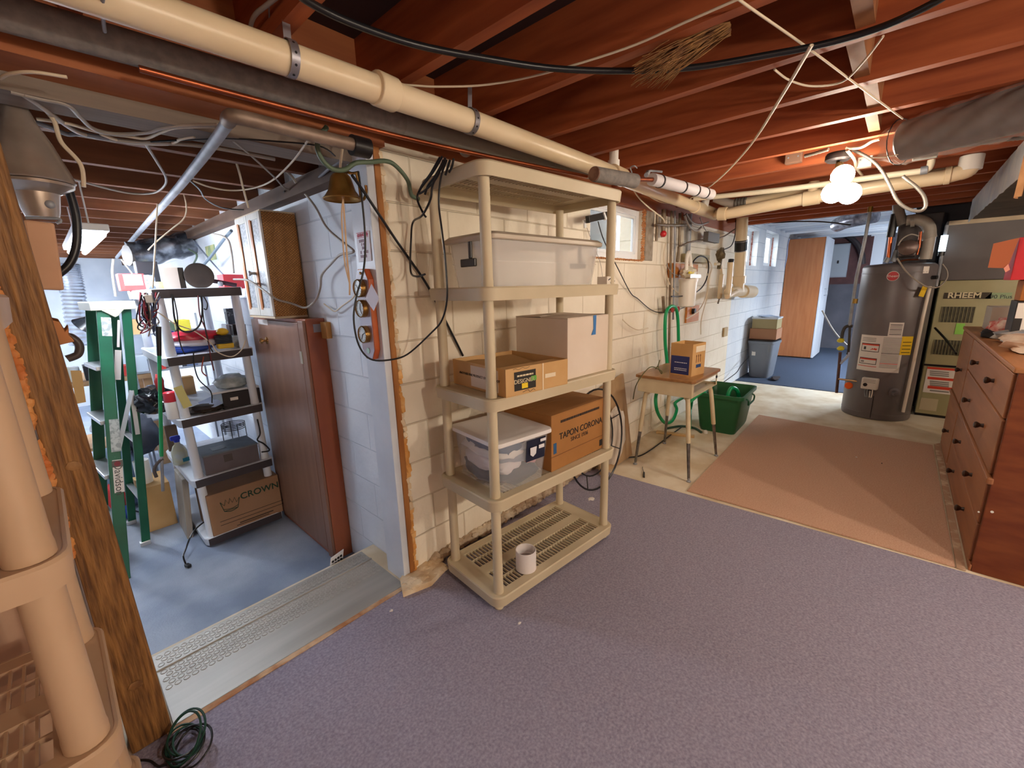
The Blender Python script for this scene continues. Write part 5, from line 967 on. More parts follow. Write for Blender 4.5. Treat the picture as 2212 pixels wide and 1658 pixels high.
wire('grey_cable', 'grey lamp cord zigzagging down the white workshop wall over the wicker cabinet', 'cable', [(640, 395, 'x', 1.03), (680, 445, 'x', 1.03), (705, 490, 'x', 1.03), (740, 522, 'x', 1.03), (763, 540, 'x', 1.03), (758, 546, 'x', 1.03), (735, 550, 'x', 1.03), (715, 570, 'x', 1.03), (695, 594, 'x', 1.03), (692, 620, 'x', 1.03), (682, 648, 'x', 1.0), (660, 664, 'x', .97), (630, 655, 'y', 2.58), (602, 648, 'y', 2.58), (588, 640, 'x', .86), (560, 620, 'x', .84), (535, 605, 'x', .82), (505, 603, 'x', .80)], .006, m_gcab)
wire('white_wire', 'thin white cord sagging across the white block wall behind the pull cord', 'cord', [(700, 656), (712, 665), (724, 672), (740, 660), (765, 640), (772, 615)], .004, m_cab, 'x', 1.05)
# wicker cabinet on the tall brown cabinet
t = thing('tall_cabinet', 'tall narrow red-brown cabinet with brass knob against the white workshop wall', 'cabinet', (1, 2.75, ZW))
m_cab_w = wood('red brown cabinet', '#74503e', '#8a6450', 'z', rough=.35, scale=5, bump=.08); m_cab_s = wood('red side panel', '#8e4a2c', '#a05a38', 'z', rough=.3, scale=4, bump=.05)
b = NB(); box(b, .962, 2.40, ZW, 1.068, 3.25, 1.31); obj('carcass', b, m_cab_s, t, bev=.003)
b = NB(); box(b, .945, 2.47, ZW+.05, .961, 3.245, 1.29); dr = obj('cabinet_door', b, m_cab_w, t, bev=.003)
b = NB(); box(b, .945, 2.401, ZW+.01, .961, 2.468, 1.30); obj('stile', b, m_cab_w, t, bev=.003)
kn = ax(577, 735, .945); b = NB(); lathe(b, [(.024, 0), (.022, .006), (.008, .01), (.008, .022), (.019, .03), (.016, .042), (.002, .045)], kn, (-1, 0, 0), 18); obj('knob', b, mat('brass knob', '#b08c5a', rough=.25, metal=.9), dr, True)
a = ax(565, 693, .944); b = NB(); box(b, .942, a.y-.11, a.z-.022, .945, a.y+.06, a.z+.01); nl = obj('name_label', b, mat('paper label', '#d9d2d0', rough=.5), dr)
b = NB(); box(b, .941, 2.455, 1.06, .945, 2.485, 1.13); obj('hinge', b, mat('hinge steel', '#a59c8a', rough=.4, metal=.6), dr)
b = NB(); box(b, 1.0, 2.397, 1.235, 1.062, 2.40, 1.28); obj('duct_tape', b, mat('grey duct tape', '#8e8e98', rough=.4), None, label='strip of grey tape on the side of the tall brown cabinet', cat='tape')
b = NB(); box(b, 1.04, 2.33, 1.20, 1.068, 2.395, 1.29); obj('wood_cleat', b, wood('cleat wood', '#b5803c', '#c99656', 'z'), None, label='small wood cleat beside the top of the tall brown cabinet', cat='wood block')
WX0, WX1, WY0, WY1, WZ0, WZ1 = .875, 1.062, 2.60, 3.02, 1.312, 1.885
t = thing('wicker_cabinet', 'wicker-sided wall cabinet with two lattice doors standing on the tall brown cabinet', 'cabinet', (.97, 2.8, WZ0))
m_wk = bpy.data.materials.new('wicker'); m_wk.use_nodes = True; nt = m_wk.node_tree; bs = nt.nodes['Principled BSDF']; tc = nt.nodes.new('ShaderNodeTexCoord'); mp = nt.nodes.new('ShaderNodeMapping'); mp.inputs['Scale'].default_value = (1, 1, 1); br = nt.nodes.new('ShaderNodeTexBrick'); cbx = nt.nodes.new('ShaderNodeCombineXYZ'); spx = nt.nodes.new('ShaderNodeSeparateXYZ'); adx = nt.nodes.new('ShaderNodeMath')
nt.links.new(tc.outputs['Object'], spx.inputs[0]); nt.links.new(spx.outputs['X'], adx.inputs[0]); nt.links.new(spx.outputs['Y'], adx.inputs[1]); nt.links.new(spx.outputs['Z'], cbx.inputs[0]); nt.links.new(adx.outputs[0], cbx.inputs[1])
br.inputs['Scale'].default_value = 1; br.inputs['Brick Width'].default_value = .014; br.inputs['Row Height'].default_value = .008; br.inputs['Mortar Size'].default_value = .0016; br.inputs['Color1'].default_value = lin('#cc9450'); br.inputs['Color2'].default_value = lin('#b57f40'); br.inputs['Mortar'].default_value = lin('#6a4420'); nt.links.new(cbx.outputs[0], br.inputs['Vector']); nt.links.new(br.outputs['Color'], bs.inputs['Base Color'])
bp = nt.nodes.new('ShaderNodeBump'); bp.invert = True; bp.inputs['Distance'].default_value = .003; nt.links.new(br.outputs['Fac'], bp.inputs['Height']); nt.links.new(bp.outputs[0], bs.inputs['Normal']); bs.inputs['Roughness'].default_value = .7
b = NB(); box(b, WX0+.012, WY0, WZ0+.012, WX1, WY1, WZ1); obj('wicker_body', b, m_wk, t, bev=.003)
b = NB(); box(b, WX0+.004, WY0-.004, WZ0, WX1, WY1+.004, WZ0+.012); box(b, WX0+.004, WY0-.002, WZ1, WX1, WY1+.002, WZ1+.008); obj('wood_rim', b, mat('pale rim', '#c9b394', rough=.6), t, bev=.002)
m_wf = mat('pale door frame', '#d6d2cc', '#c4beb4', rough=.5); m_lat = mat('silver lattice', '#b8bcc0', '#8f949a', rough=.4, scale=90, lo=.45, hi=.55); m_ob = mat('orange slat', '#b0692c', rough=.5)
for i, (a, c) in enumerate(((WY0+.004, (WY0+WY1)/2-.002), ((WY0+WY1)/2+.002, WY1-.004))):
    f = .03; b = NB(); box(b, WX0, a, WZ0+.014, WX0+.012, a+f, WZ1); box(b, WX0, c-f, WZ0+.014, WX0+.012, c, WZ1); box(b, WX0, a+f, WZ0+.014, WX0+.012, c-f, WZ0+.06); box(b, WX0, a+f, WZ1-.035, WX0+.012, c-f, WZ1); dr = obj('door', b, m_wf, t, bev=.002)
    b = NB(); box(b, WX0+.005, a+f, WZ0+.06, WX0+.009, c-f, WZ1-.035); obj('lattice_panel', b, m_lat, dr)
    b = NB(); box(b, WX0-.002, c-f-.03, WZ0+.05, WX0+.004, c-f-.002, WZ1-.03); obj('orange_slat', b, m_ob, dr)
    if i == 0: b = NB(); lathe(b, [(.008, 0), (.008, .02), (.015, .028), (.012, .036), (.001, .038)], (WX0, c-.015, (WZ0+WZ1)/2-.03), (-1, 0, 0), 14); obj('knob', b, m_galv, dr, True)
# ---------------- white shelf unit
m_wsh = mat('white shelf plastic', '#d9dde4', rough=.4); m_fs = mat('charcoal strip', '#3a3236', rough=.5)
WSX, WSY = .455, 3.17
ws = resin_shelf('shelf_unit', 'white plastic shelf unit with charcoal front strips crammed with workshop clutter', (WSX, WSY, ZW), 0, .485, .87, [.012, .43, .835, 1.222, 1.618], .055, .026, m_wsh, slats=False)
for z in (.012, .43, .835, 1.222, 1.618): b = NB(); box(b, .016, -.006, z+.002, .465, .0, z+.053); obj('front_strip', b, m_fs, ws, bev=.002)
ws.rotation_euler = (0, R(-.9), 0)
T5, T4, T3, T2, T1 = ZW+.067, ZW+.485, ZW+.890, ZW+1.277, ZW+1.673
def wb(nm, px0, px1, Y, z0, z1, dy, m, label, cat, **k):   # a box whose front face fills px0..px1 at depth Y
    a, c = ay(px0, 700, Y).x, ay(px1, 700, Y).x; zz = z0
    a = pxx(px0, Y, z0); c = pxx(px1, Y, z0); b = NB(); box(b, a, Y, z0, c, Y+dy, z1); return obj(nm, b, m, None, bev=.003, label=label, cat=cat, **k)
def pxx(px, Y, z):      # x at height z on plane Y seen at image column px
    lo, hi = -3., 4.
    for _ in range(40):
        mid = (lo+hi)/2; d = V((mid, Y, z))-CAM; x = W/2+F*d.dot(RI)/d.dot(FW)
        lo, hi = (mid, hi) if x < px else (lo, mid)
    return mid
def at(px, Y, z): return V((pxx(px, Y, z), Y, z))
# top tier
wb('white_book', 357, 392, 3.30, T1+.001, T1+.13, .03, mat('tan board', '#cbbdb2', rough=.6), 'upright tan-faced board on the top of the white shelf unit', 'board')
wb('dark_picture', 392, 404, 3.32, T1+.001, T1+.13, .10, m_black, 'dark frame leaning beside the black pan on the white shelf top', 'frame')
p = at(430, 3.30, T1+.078); t = thing('frying_pan', 'round black pan leaning with its handle out on the white shelf top', 'pan', p)
b = NB(); lathe(b, [(.062, -.015), (.078, .0), (.078, .018), (.072, .02), (.05, .016), (.001, .016)], p, (-.1, -1, .15), 32); obj('pan_body', b, mat('black pan', '#2c2624', '#3a302c', rough=.4, scale=8), t, True)
b = NB(); tube(b, [p+V((.07, 0, -.03)), p+V((.13, -.02, -.045)), p+V((.19, -.03, -.06))], .014, 10); obj('pan_handle', b, mat('plum handle', '#3c2430', rough=.35), t, True)
b = NB(); lathe(b, [(.012, 0), (.016, .02), (.01, .03)], p+V((.10, -.03, -.065)), n=12); obj('metal_finial', b, m_galv, None, True, label='small shiny metal knob beside the pan handle', cat='knob')
m_rp = mat('red print', '#d23a3a', rough=.5)
bx_ = wb('red_carton', 262, 318, 3.78, T1+.001, T1+.11, .12, m_rp, 'red carton with a pasted white sheet at the back of the white shelf top', 'carton'); b = NB(); box(b, pxx(268, 3.78, T1+.06), 3.777, T1+.035, pxx(308, 3.78, T1+.06), 3.78, T1+.105); obj('white_sheet', b, mat('printed sheet', '#dfe5e2', '#b9c4c0', rough=.6, scale=60), bx_)
wb('grey_carton', 320, 340, 3.72, T1+.001, T1+.10, .12, mat('grey print', '#c9cfd6', '#5a6470', rough=.5, scale=25, lo=.45, hi=.55), 'grey printed carton between the red carton and the tan board', 'carton')
wb('black_case', 305, 352, 3.93, T1+.001, T1+.20, .10, mat('black case', '#1d1e24', rough=.4), 'tall black case at the back of the white shelf top', 'case')
wb('yellow_carton', 343, 356, 3.5, T1+.001, T1+.05, .08, mat('yellow print', '#d6c468', '#7aa078', scale=30), 'small yellow printed carton behind the tan board', 'carton')
wb('red_carton', 486, 530, 3.55, T1+.001, T1+.10, .15, mat('dark red print', '#b02c34', rough=.5), 'dark red carton behind the pan handle next to the wicker cabinet', 'carton')
# second tier
def bag(nm, c, r, m, label, cat, sd=0, am=.25, fr=2.5, zmin=None, ang=80):
    b = NB(); blob(b, c, r, 3, am, fr, sd)
    if zmin is not None:
        for v in b.verts: v.co.z = max(v.co.z, zmin)
    return obj(nm, b, m, None, True, label=label, cat=cat, ang=ang)
t = thing('tricolor_bundle', 'red, white and blue plastic bundle on the second tier of the white shelf', 'bundle', at(400, 3.3, T2))
for nm, px, dz, r, c, sd in (('red_roll', 420, .105, (.17, .06, .035), '#c0283c', 1), ('white_roll', 415, .06, (.16, .06, .03), '#d6d8e0', 2), ('blue_roll', 395, .03, (.17, .06, .03), '#2c4a9c', 3)):
    p = at(px, 3.32, T2+dz); b = NB(); blob(b, p, r, 3, .12, 3, sd)
    for v in b.verts: v.co.z = max(v.co.z, T2+.001); v.co.x = min(max(v.co.x, WSX+.03), p.x+.2)
    obj(nm, b, mat(nm, c, rough=.3), t, True)
bag('blue_bag', az(366, 748, T2)+V((.02, .02, .06)), (.035, .05, .06), mat('blue bag', '#3a5cc0', rough=.35), 'bright blue bag beside the front post of the white shelf', 'bag', 4, zmin=T2+.001)
t = thing('work_light', 'yellow corded work tool with wound black cord on the second tier', 'tool', at(482, 3.26, T2))
p = at(480, 3.26, T2+.12); b = NB(); blob(b, p, (.035, .03, .025), 2, .12); obj('yellow_head', b, mat('tool yellow', '#e0b424', rough=.4), t, True); b = NB(); box(b, p.x-.04, 3.24, T2+.012, p.x+.05, 3.29, T2+.045); obj('yellow_base', b, mat('tool yellow', '#e0b424'), t, bev=.006)
b = NB()
for i in range(5): tube(b, [(p.x+.045*math.cos(a*.6), 3.26+.03*math.sin(a*.6), T2+.05+.011*i) for a in range(12)], .006, 6)
obj('wound_cord', b, m_black, t, True)
c = at(520, 3.3, T2+.001); t = thing('glass_jar', 'clear jar of small hardware on the second tier next to the brown cabinet', 'jar', c); b = NB(); lathe(b, [(.04, 0), (.043, .01), (.043, .07), (.03, .08), (.03, .09), (.027, .09), (.04, .068), (.04, .012), (.001, .01)], c, n=22, cap=False); obj('jar_glass', b, m_clear2, t, True); b = NB(); blob(b, c+V((0, 0, .03)), (.036, .036, .026), 2, .3, 6); obj('hardware', b, mat('nuts and bolts', '#8a8478', '#4a4640', rough=.4, metal=.5, scale=60), t, True)
wb('black_box', 506, 534, 3.42, T2+.075, T2+.15, .08, mat('black gloss', '#201d24', rough=.3), 'small black box with white end behind the clear jar', 'box')
wb('stand_box', 500, 536, 3.40, T2+.001, T2+.073, .10, mat('pale stand', '#b9c6cc', rough=.4), 'pale box under the small black box on the second tier', 'box')
wb('printed_box', 494, 520, 3.52, T2+.151, T2+.26, .07, mat('dark print', '#3a3e46', '#b9c0c6', scale=30, lo=.55, hi=.65), 'dark printed carton high behind the clear jar', 'carton')
b = NB(); box(b, pxx(494, 3.52, T2), 3.50, T2+.001, pxx(522, 3.52, T2), 3.62, T2+.15); obj('spacer_box', b, m_wsh, None, label='white box propping up the dark printed carton', cat='box')
bag('dark_beret', at(430, 3.5, T2+.06), (.06, .07, .055), mat('dark cap cloth', '#2c3440', rough=.8), 'dark cap lying behind the tricolor bundle', 'cap', 9, .1, zmin=T2+.001)
wb('dark_book', 455, 478, 3.6, T2+.001, T2+.10, .1, mat('brown book', '#4a3a34'), 'dark brown box behind the yellow tool', 'box')
# third tier
p = at(505, 3.32, T3+.17)
bag('wrapped_bundle', at(500, 3.32, T3+.165), (.10, .10, .05), mat('grey film wrap', '#9aa4a4', '#ccd4d4', rough=.2, scale=14, bump=1), 'lump wrapped in clear film on the white tray of the third tier', 'bundle', 12, .2, 3, zmin=T3+.128)
wb('white_tray', 458, 560, 3.22, T3+.112, T3+.126, .30, m_wsh, 'white tray carrying the film-wrapped lump on the third tier', 'tray')
wb('black_case', 485, 566, 3.21, T3+.001, T3+.111, .26, mat('black toolbox', '#221c20', rough=.35), 'black case with paper label under the white tray', 'case')
a = at(505, 3.2085, T3+.065); b = NB(); box(b, a.x-.02, 3.206, a.z-.008, a.x+.025, 3.209, a.z+.012); obj('paper_label', b, m_lab, bpy.data.objects['black_case.001'])
b = NB(); grid(b, lambda u, v: V((.62+.22*u, 3.23+.3*v, T3+.09-.07*(1-u)+.01*math.sin(v*6))), 8, 6, .002); obj('paper_sheets', b, mat('bluish sheet', '#b8c2dc', rough=.6), None, True, label='bluish paper sheets slumped beside the black case', cat='papers')
bag('trash_bag', az(340, 890, T3)+V((0, .02, .08)), (.10, .14, .09), mat('black bag plastic', '#141418', rough=.18, scale=14, bump=1.5), 'shiny black trash bag on the third tier at the pole', 'bag', 5, .35, 3.5, zmin=T3+.001)
c = az(377, 903, T3+.001); t = thing('spray_can', 'white spray can with red cap on the third tier', 'spray can', c); b = NB(); lathe(b, [(.032, 0), (.035, .003), (.035, .105), (.03, .116)], c, n=24); obj('can_body', b, mat('can white', '#d8d4d2', rough=.35), t, True); b = NB(); lathe(b, [(.033, .108), (.034, .11), (.032, .165), (.026, .17)], c, n=24); obj('can_cap', b, mat('cap red', '#c8283a', rough=.35), t, True)
b = NB(); slab(b, V((WSX+.017, 3.16, T3+.21)), V((WSX+.047, 3.16, T3+.075)), (0, 1, 0), .045, .002); obj('yellow_tag', b, mat('yellow tag', '#d8cf86', rough=.6), None, label='pale yellow tag tied on the front post of the white shelf', cat='tag')
bag('rag_heap', at(445, 3.3, T3+.02), (.12, .1, .02), mat('dark scraps', '#4a3c34', '#2c2624', rough=.8, scale=20), 'flat heap of dark scraps between the spray can and black case', 'scraps', 21, .4, 4, zmin=T3+.001)
wb('tan_carton', 392, 425, 3.95, T3+.001, T3+.14, .08, m_card, 'tan carton at the back of the third tier', 'carton')
bag('red_glove', at(345, 3.35, T2-.18), (.02, .02, .07), mat('red glove', '#9a2c2c', rough=.8), 'red work glove hanging under the second tier by the pole', 'glove', 6)
# fourth tier
c = az(392, 1000, T4+.001); t = thing('spray_bottle', 'clear spray bottle with blue trigger on the fourth tier', 'spray bottle', c); b = NB(); lathe(b, [(.04, 0), (.045, .01), (.045, .09), (.03, .13), (.016, .145), (.016, .16), (.001, .16)], c, n=24); obj('bottle', b, mat('milky bottle', '#dfe6e4', '#e6dca0', rough=.25, trans=.3, scale=12), t, True); b = NB(); lathe(b, [(.018, .155), (.018, .175)], c, n=16); box(b, c.x-.035, c.y-.014, c.z+.172, c.x+.022, c.y+.014, c.z+.205); obj('trigger', b, mat('trigger blue', '#2c3cc0', rough=.35), t, bev=.008); b = NB(); box(b, c.x+.005, c.y-.047, c.z+.02, c.x+.045, c.y-.03, c.z+.045); obj('label', b, mat('teal label', '#2a8aa0'), t)
bx_ = wb('grey_steel_box', 446, 562, 3.20, T4+.001, T4+.135, .24, mat('taupe steel', '#5c5256', '#6a6064', rough=.5, scale=5), 'taupe metal box with a square hole in its lid on the fourth tier', 'box')
a, c = pxx(446, 3.2, T4), pxx(562, 3.2, T4); b = NB(); box(b, a+.07, 3.26, T4+.136, a+.15, 3.34, T4+.1375); obj('lid_hole', b, m_black, bx_); b = NB(); box(b, a-.003, 3.197, T4+.125, c+.003, 3.445, T4+.136); obj('lid', b, mat('dusty lid', '#6c747c', '#5c646c', rough=.6, scale=12), bx_, bev=.002); b = NB(); box(b, a+.11, 3.198, T4+.06, a+.16, 3.2, T4+.11); obj('dark_stain', b, m_dk, bx_)
b = NB(); lathe(b, [(.07, 0), (.085, .02), (.09, .022), (.08, .03)], V((.66, 3.55, T4+.001)), n=24); obj('green_pan', b, mat('dark green pan', '#24443a', rough=.4), None, True, label='dark green pan behind the taupe metal box', cat='pan')
for i in range(1): b = NB(); [tube(b, [V((.80+.075*math.cos(k*.42), 3.52+.07*math.sin(k*.42), T4+.19+.012*j)) for k in range(16)], .003, 5, smooth=False) for j in range(4)]; [cyl(b, V((.80+.075*math.cos(k*1.6), 3.52+.07*math.sin(k*1.6), T4+.001)), V((.80+.075*math.cos(k*1.6), 3.52+.07*math.sin(k*1.6), T4+.23)), .003, n=6) for k in range(4)]; obj('wire_coil', b, m_black, None, True, label='black wire coil rack behind the taupe metal box', cat='wire rack')
wire('side_wire', 'black cord hanging between white shelf and brown cabinet on the fourth tier', 'cord', [(556, 905), (562, 935), (556, 950), (570, 958), (582, 972), (565, 976)], .005, m_black, 'y', 3.17)
wb('brown_board', 366, 392, 3.95, T4+.001, T4+.20, .03, mat('brown card', '#6a5442'), 'brown board at the back of the fourth tier', 'board')
# bottom tier
bx_ = wb('archive_box', 462, 612, 3.175, T5+.001, T5+.29, .33, mat('kraft archive', '#a07a5c', '#96704f', rough=.8, scale=4), 'brown archive box with green crown print on the bottom tier of the white shelf', 'carton')
xa, xb, Yf = pxx(462, 3.175, T5+.12), pxx(612, 3.175, T5+.12), 3.1742; m_gi = mat('dark green ink', '#1c3a28', rough=.7)
text('lettering', 'CROWN', m_gi, bx_, (xa+.29*1.0, Yf, T5+.215), (1, 0, 0), (0, 0, 1), .062, bold=.001)
cx, cz = xa+.10, T5+.17; cr_ = [(cx-.05, cz+.05), (cx-.03, cz+.02), (cx-.018, cz+.058), (cx-.004, cz+.025), (cx+.006, cz+.06), (cx+.018, cz+.025), (cx+.034, cz+.056), (cx+.042, cz+.02), (cx+.062, cz+.048), (cx+.045, cz-.02), (cx-.035, cz-.02), (cx-.05, cz+.05)]
b = NB(); tube(b, [(x, Yf, z) for x, z in cr_], .0025, 6, smooth=False); tube(b, [(cx-.035+.008*i, Yf, cz-.02-.012*math.sin(i*.314)) for i in range(11)], .0025, 6); tube(b, [(cx-.037+.0084*i, Yf, cz-.004-.01*math.sin(i*.314)) for i in range(11)], .0018, 6); obj('printed_crown', b, m_gi, bx_, True)
b = NB(); box(b, xa+.03, Yf-.0006, T5+.085, xb-.005, Yf+.001, T5+.088); box(b, xa+.03, Yf-.0006, T5+.058, xb-.005, Yf+.001, T5+.061); box(b, xa+.14, Yf-.0006, T5+.03, xb-.08, Yf+.001, T5+.036); box(b, xa+.12, Yf-.0006, T5+.018, xb-.11, Yf+.001, T5+.022); obj('printed_rule', b, m_ink, bx_)
t = thing('tangled_machine', 'tangle of dark machine parts and wires on the bottom tier beside the archive box', 'machine parts', (.56, 3.5, T5)); rm = random.Random(2)
b = NB(); blob(b, (.585, 3.60, T5+.09), (.05, .10, .085), 3, .4, 4, 5)
for v in b.verts: v.co.z = max(v.co.z, T5+.001)
obj('dark_housing', b, m_dk, t, True)
for i in range(9): b = NB(); p = V((.545+rm.uniform(-.01, .05), 3.42+rm.uniform(-.1, .15), T5+.05)); tube(b, [p+V((rm.uniform(-.03, .03), rm.uniform(-.08, .08), rm.uniform(-.04, .07))) for _ in range(4)], .004, 5); obj('loose_wire', b, m_black if i % 3 else m_galv, t, True)
t = thing('power_lead', 'black cord with two-pin plug hanging over the bottom tier edge to the floor', 'cord', at(405, 3.3, ZW)); b = NB(); q = [V((.56, 3.40, T5+.05)), at(420, 3.30, T5+.035), at(400, 3.16, T5-.01), at(396, 3.10, ZW+.05), at(402, 3.06, ZW+.012)]; tube(b, q, .005, 7); obj('cable', b, m_black, t, True); b = NB(); e = q[-1]; slab(b, e, e+V((.012, -.035, 0)), (0, 0, 1), .024, .02); obj('plug', b, m_black, t, bev=.004)
# cables hung from the top tier
rm = random.Random(9)
for i, (q, m, l) in enumerate((([(372, 635), (374, 660), (378, 690), (390, 712), (412, 716), (432, 700), (437, 665), (434, 638)], m_black, 'black cord looping down from the top tier of the white shelf'), ([(375, 640), (383, 680), (385, 720), (392, 750), (400, 765)], m_black, 'dark cord hanging straight from the top tier to the bundle'), ([(428, 638), (432, 680), (447, 720), (455, 770), (462, 800)], mat('maroon wire', '#6a2a2c'), 'maroon wire hanging past the yellow tool'), ([(436, 640), (440, 690), (450, 740), (460, 760)], m_black, 'thin black wire beside the maroon wire'), ([(440, 640), (448, 655), (446, 668), (440, 666)], m_black, 'short black adapter tail under the top tier'), ([(330, 668), (350, 680), (380, 700), (420, 715), (455, 740), (470, 760), (500, 770), (522, 755), (530, 735)], m_cab, 'pale wire sagging from the cable tangle across the second tier'), ([(418, 760), (420, 790), (430, 820), (455, 845), (458, 870)], m_black, 'black wire dropping from the second tier to the black case'), ([(440, 770), (436, 800), (446, 812)], mat('rust wire', '#a0442c'), 'rust coloured wire end under the second tier'))):
    wire('hung_wire', l, 'cord', q, .005 if i == 0 else .0035, m, 'y', 3.15, group='cords hung on the white shelf')
t = thing('cable_tangle', 'tangle of red and black test leads hung at the corner of the white shelf', 'cables', ay(318, 660, 3.12)); cols = (m_black, mat('lead red', '#8c2430'), m_gcab, mat('lead blue', '#5a6484'))
for i in range(16):
    q = []; x0 = rm.uniform(306, 336); L_ = rm.uniform(30, 95)
    for k in range(7): q.append(ay(x0+rm.uniform(-14, 14), 636+L_*math.sin(k/6*math.pi)+rm.uniform(-5, 5), 3.12+rm.uniform(-.03, .03)))
    b = NB(); tube(b, q, .0035, 5, k=4); obj('lead', b, cols[i % 4], t, True)
b = NB(); c = ay(320, 646, 3.10); box(b, c.x-.018, 3.09, c.z-.02, c.x+.018, 3.12, c.z+.025); obj('white_adapter', b, m_pvcw, t, bev=.004)
# ---------------- ladder, pole and boards
m_lad = mat('ladder green', '#0d5f42', '#0a5038', rough=.45, scale=6); m_alu = mat('aluminium', '#c8ccd0', rough=.35, metal=.7); m_lcap = mat('cream cap', '#e0dfc8', rough=.5); m_lbl = mat('worn label', '#b9bfbc', '#8f9694', rough=.5, scale=40, lo=.45, hi=.55)
t = thing('stepladder', 'green fibreglass stepladder standing in the workshop opening', 'ladder', (.15, 3.7, ZW))
fn0, fn1 = ay(222, 668, 3.56), V((.045, 3.20, ZW)); ff0, ff1 = fn0+V((-.03, .32, 0)), V((.0, 3.70, ZW))
rn0, rn1 = ay(272, 662, 3.56), V((.196, 3.57, ZW)); rf0, rf1 = rn0+V((-.03, .30, 0)), V((.173, 4.0, ZW))
def rail(p, q, w, th): d = (q-p).normalized(); b = NB(); slab(b, p, q, (0, 1, 0), w, th); return obj('rail', b, m_lad, t, bev=.003)
rail(fn0, fn1, .058, .028); rail(ff0, ff1, .058, .028); rail(rn0, rn1, .045, .026); rail(rf0, rf1, .045, .026)
for f in (.22, .42, .62, .82):
    a, c = fn0.lerp(fn1, f)+V((-.01, .015, 0)), ff0.lerp(ff1, f)+V((-.01, -.015, 0)); b = NB(); slab(b, a, c, (0, 0, 1), .078, .025); obj('step', b, m_alu, t, bev=.003)
for f in (.55, .80): b = NB(); slab(b, rn0.lerp(rn1, f), rf0.lerp(rf1, f), (0, 0, 1), .03, .012); obj('rear_brace', b, m_alu, t)
cm = (fn0+ff0+rn0+rf0)/4; b = NB(); c0 = fn0+V((-.055, -.03, .0)); c1 = rn0+V((.045, -.03, .0)); zc = fn0.z-.005
hexa(b, [(c0.x, c0.y, zc), (c1.x, c0.y, zc), (c1.x-.03, c0.y+.40, zc), (c0.x-.03, c0.y+.40, zc), (c0.x, c0.y, zc+.05), (c1.x, c0.y, zc+.05), (c1.x-.03, c0.y+.40, zc+.05), (c0.x-.03, c0.y+.40, zc+.05)]); prism(b, [(c0.x+.045, c0.y-.001, zc), (c1.x-.06, c0.y-.001, zc), (c1.x-.09, c0.y-.001, zc-.035), (c0.x+.10, c0.y-.001, zc-.045)], (0, .008, 0)); obj('top_cap', b, m_lcap, t, bev=.006)
sp0, sp1, sp2 = fn0.lerp(fn1, .5)+V((.0, -.03, -.08)), rn0.lerp(rn1, .33)+V((-.01, -.025, 0)), rn0.lerp(rn1, .50)+V((.0, -.025, -.02))
b = NB(); slab(b, sp0, sp1, (0, 1, 0), .022, .004); slab(b, sp1, sp2, (0, 1, 0), .022, .004); obj('spreader', b, m_alu, t)
b = NB(); e0, e1 = rn0.lerp(rn1, .05)+V((-.04, -.02, 0)), rn0.lerp(rn1, .28)+V((-.07, -.02, 0)); slab(b, e0, e0.lerp(e1, .45), (0, 1, 0), .012, .004); slab(b, e0.lerp(e1, .5), e1, (0, 1, 0), .03, .003); obj('hanging_tag', b, m_lab, t)
for f0, f1, m, nm in ((.03, .10, m_lbl, 'label'), (.41, .53, m_lbl, 'label'), (.56, .68, m_lab, 'maker_sticker')):
    a, c = fn0.lerp(fn1, f0)+V((.01, -.0155, 0)), fn0.lerp(fn1, f1)+V((.01, -.0155, 0)); b = NB(); slab(b, a, c, (0, 1, 0), .044, .0012); l_ = obj(nm, b, m, t)
    if nm == 'maker_sticker':
        d = (c-a).normalized(); n_ = V((0, -1, 0)); n_ = (n_-d*n_.dot(d)).normalized(); up = d.cross(n_)*-1
        text('lettering', 'Davidson', m_black, l_, a.lerp(c, .60)+n_*.0012, d, n_.cross(d), .05)
        b = NB(); slab(b, a.lerp(c, .02)+n_*.001, a.lerp(c, .22)+n_*.001, (0, 1, 0), .048, .0012); obj('sticker_mark', b, m_black, l_); b = NB(); lathe(b, [(.015, 0), (.015, .001), (.001, .001)], a.lerp(c, .12)+n_*.0016, n_, 16); obj('sticker_disc', b, mat('sticker maroon', '#7a2c34'), l_, True)
for q in (rn1, rf1): b = NB(); box(b, q.x-.03, q.y-.02, ZW, q.x+.025, q.y+.02, ZW+.03); obj('foot_shoe', b, m_alu, t, bev=.004)
t = thing('extension_pole', 'slim green extension pole with black brush end leaning at the white shelf', 'pole', ay(352, 1050, 3.12)); P0, P1, P2, P3 = ay(342, 705, 3.10), ay(344, 768, 3.10), ay(349, 985, 3.10), ay(352, 1060, 3.10)
b = NB(); cyl(b, P1, P2, .0095, n=12); obj('pole_shaft', b, m_hose, t, True); b = NB(); cyl(b, P0, P1, .014, .011, n=12); obj('brush_end', b, m_black, t, True); b = NB(); cyl(b, P2, P3, .008, n=10); obj('metal_tip', b, m_galv, t, True)
b = NB(); tube(b, [ay(352, 990, 3.1), ay(340, 1000, 3.1), ay(333, 1015, 3.1), ay(338, 1030, 3.1)], .009, 7); obj('hook', b, m_dk, t, True)
b = NB(); hexa(b, [(.395, 3.42, ZW), (.43, 3.42, ZW), (.44, 3.72, ZW), (.405, 3.72, ZW), (.435, 3.44, ZW+.42), (.47, 3.44, ZW+.42), (.475, 3.72, ZW+.42), (.44, 3.72, ZW+.42)]); obj('leaning_board', b, wood('grey board', '#8f8578', '#b0a698', 'z'), None, label='rough board leaning on the rear of the white shelf unit', cat='board', bev=.003)
b = NB(); p = V((.26, 3.62, 0)); box(b, .235, 3.74, ZW, .40, 4.05, ZW+.33); obj('tan_carton', b, m_card, None, bev=.003, label='tan carton on the workshop floor behind the ladder legs', cat='carton')
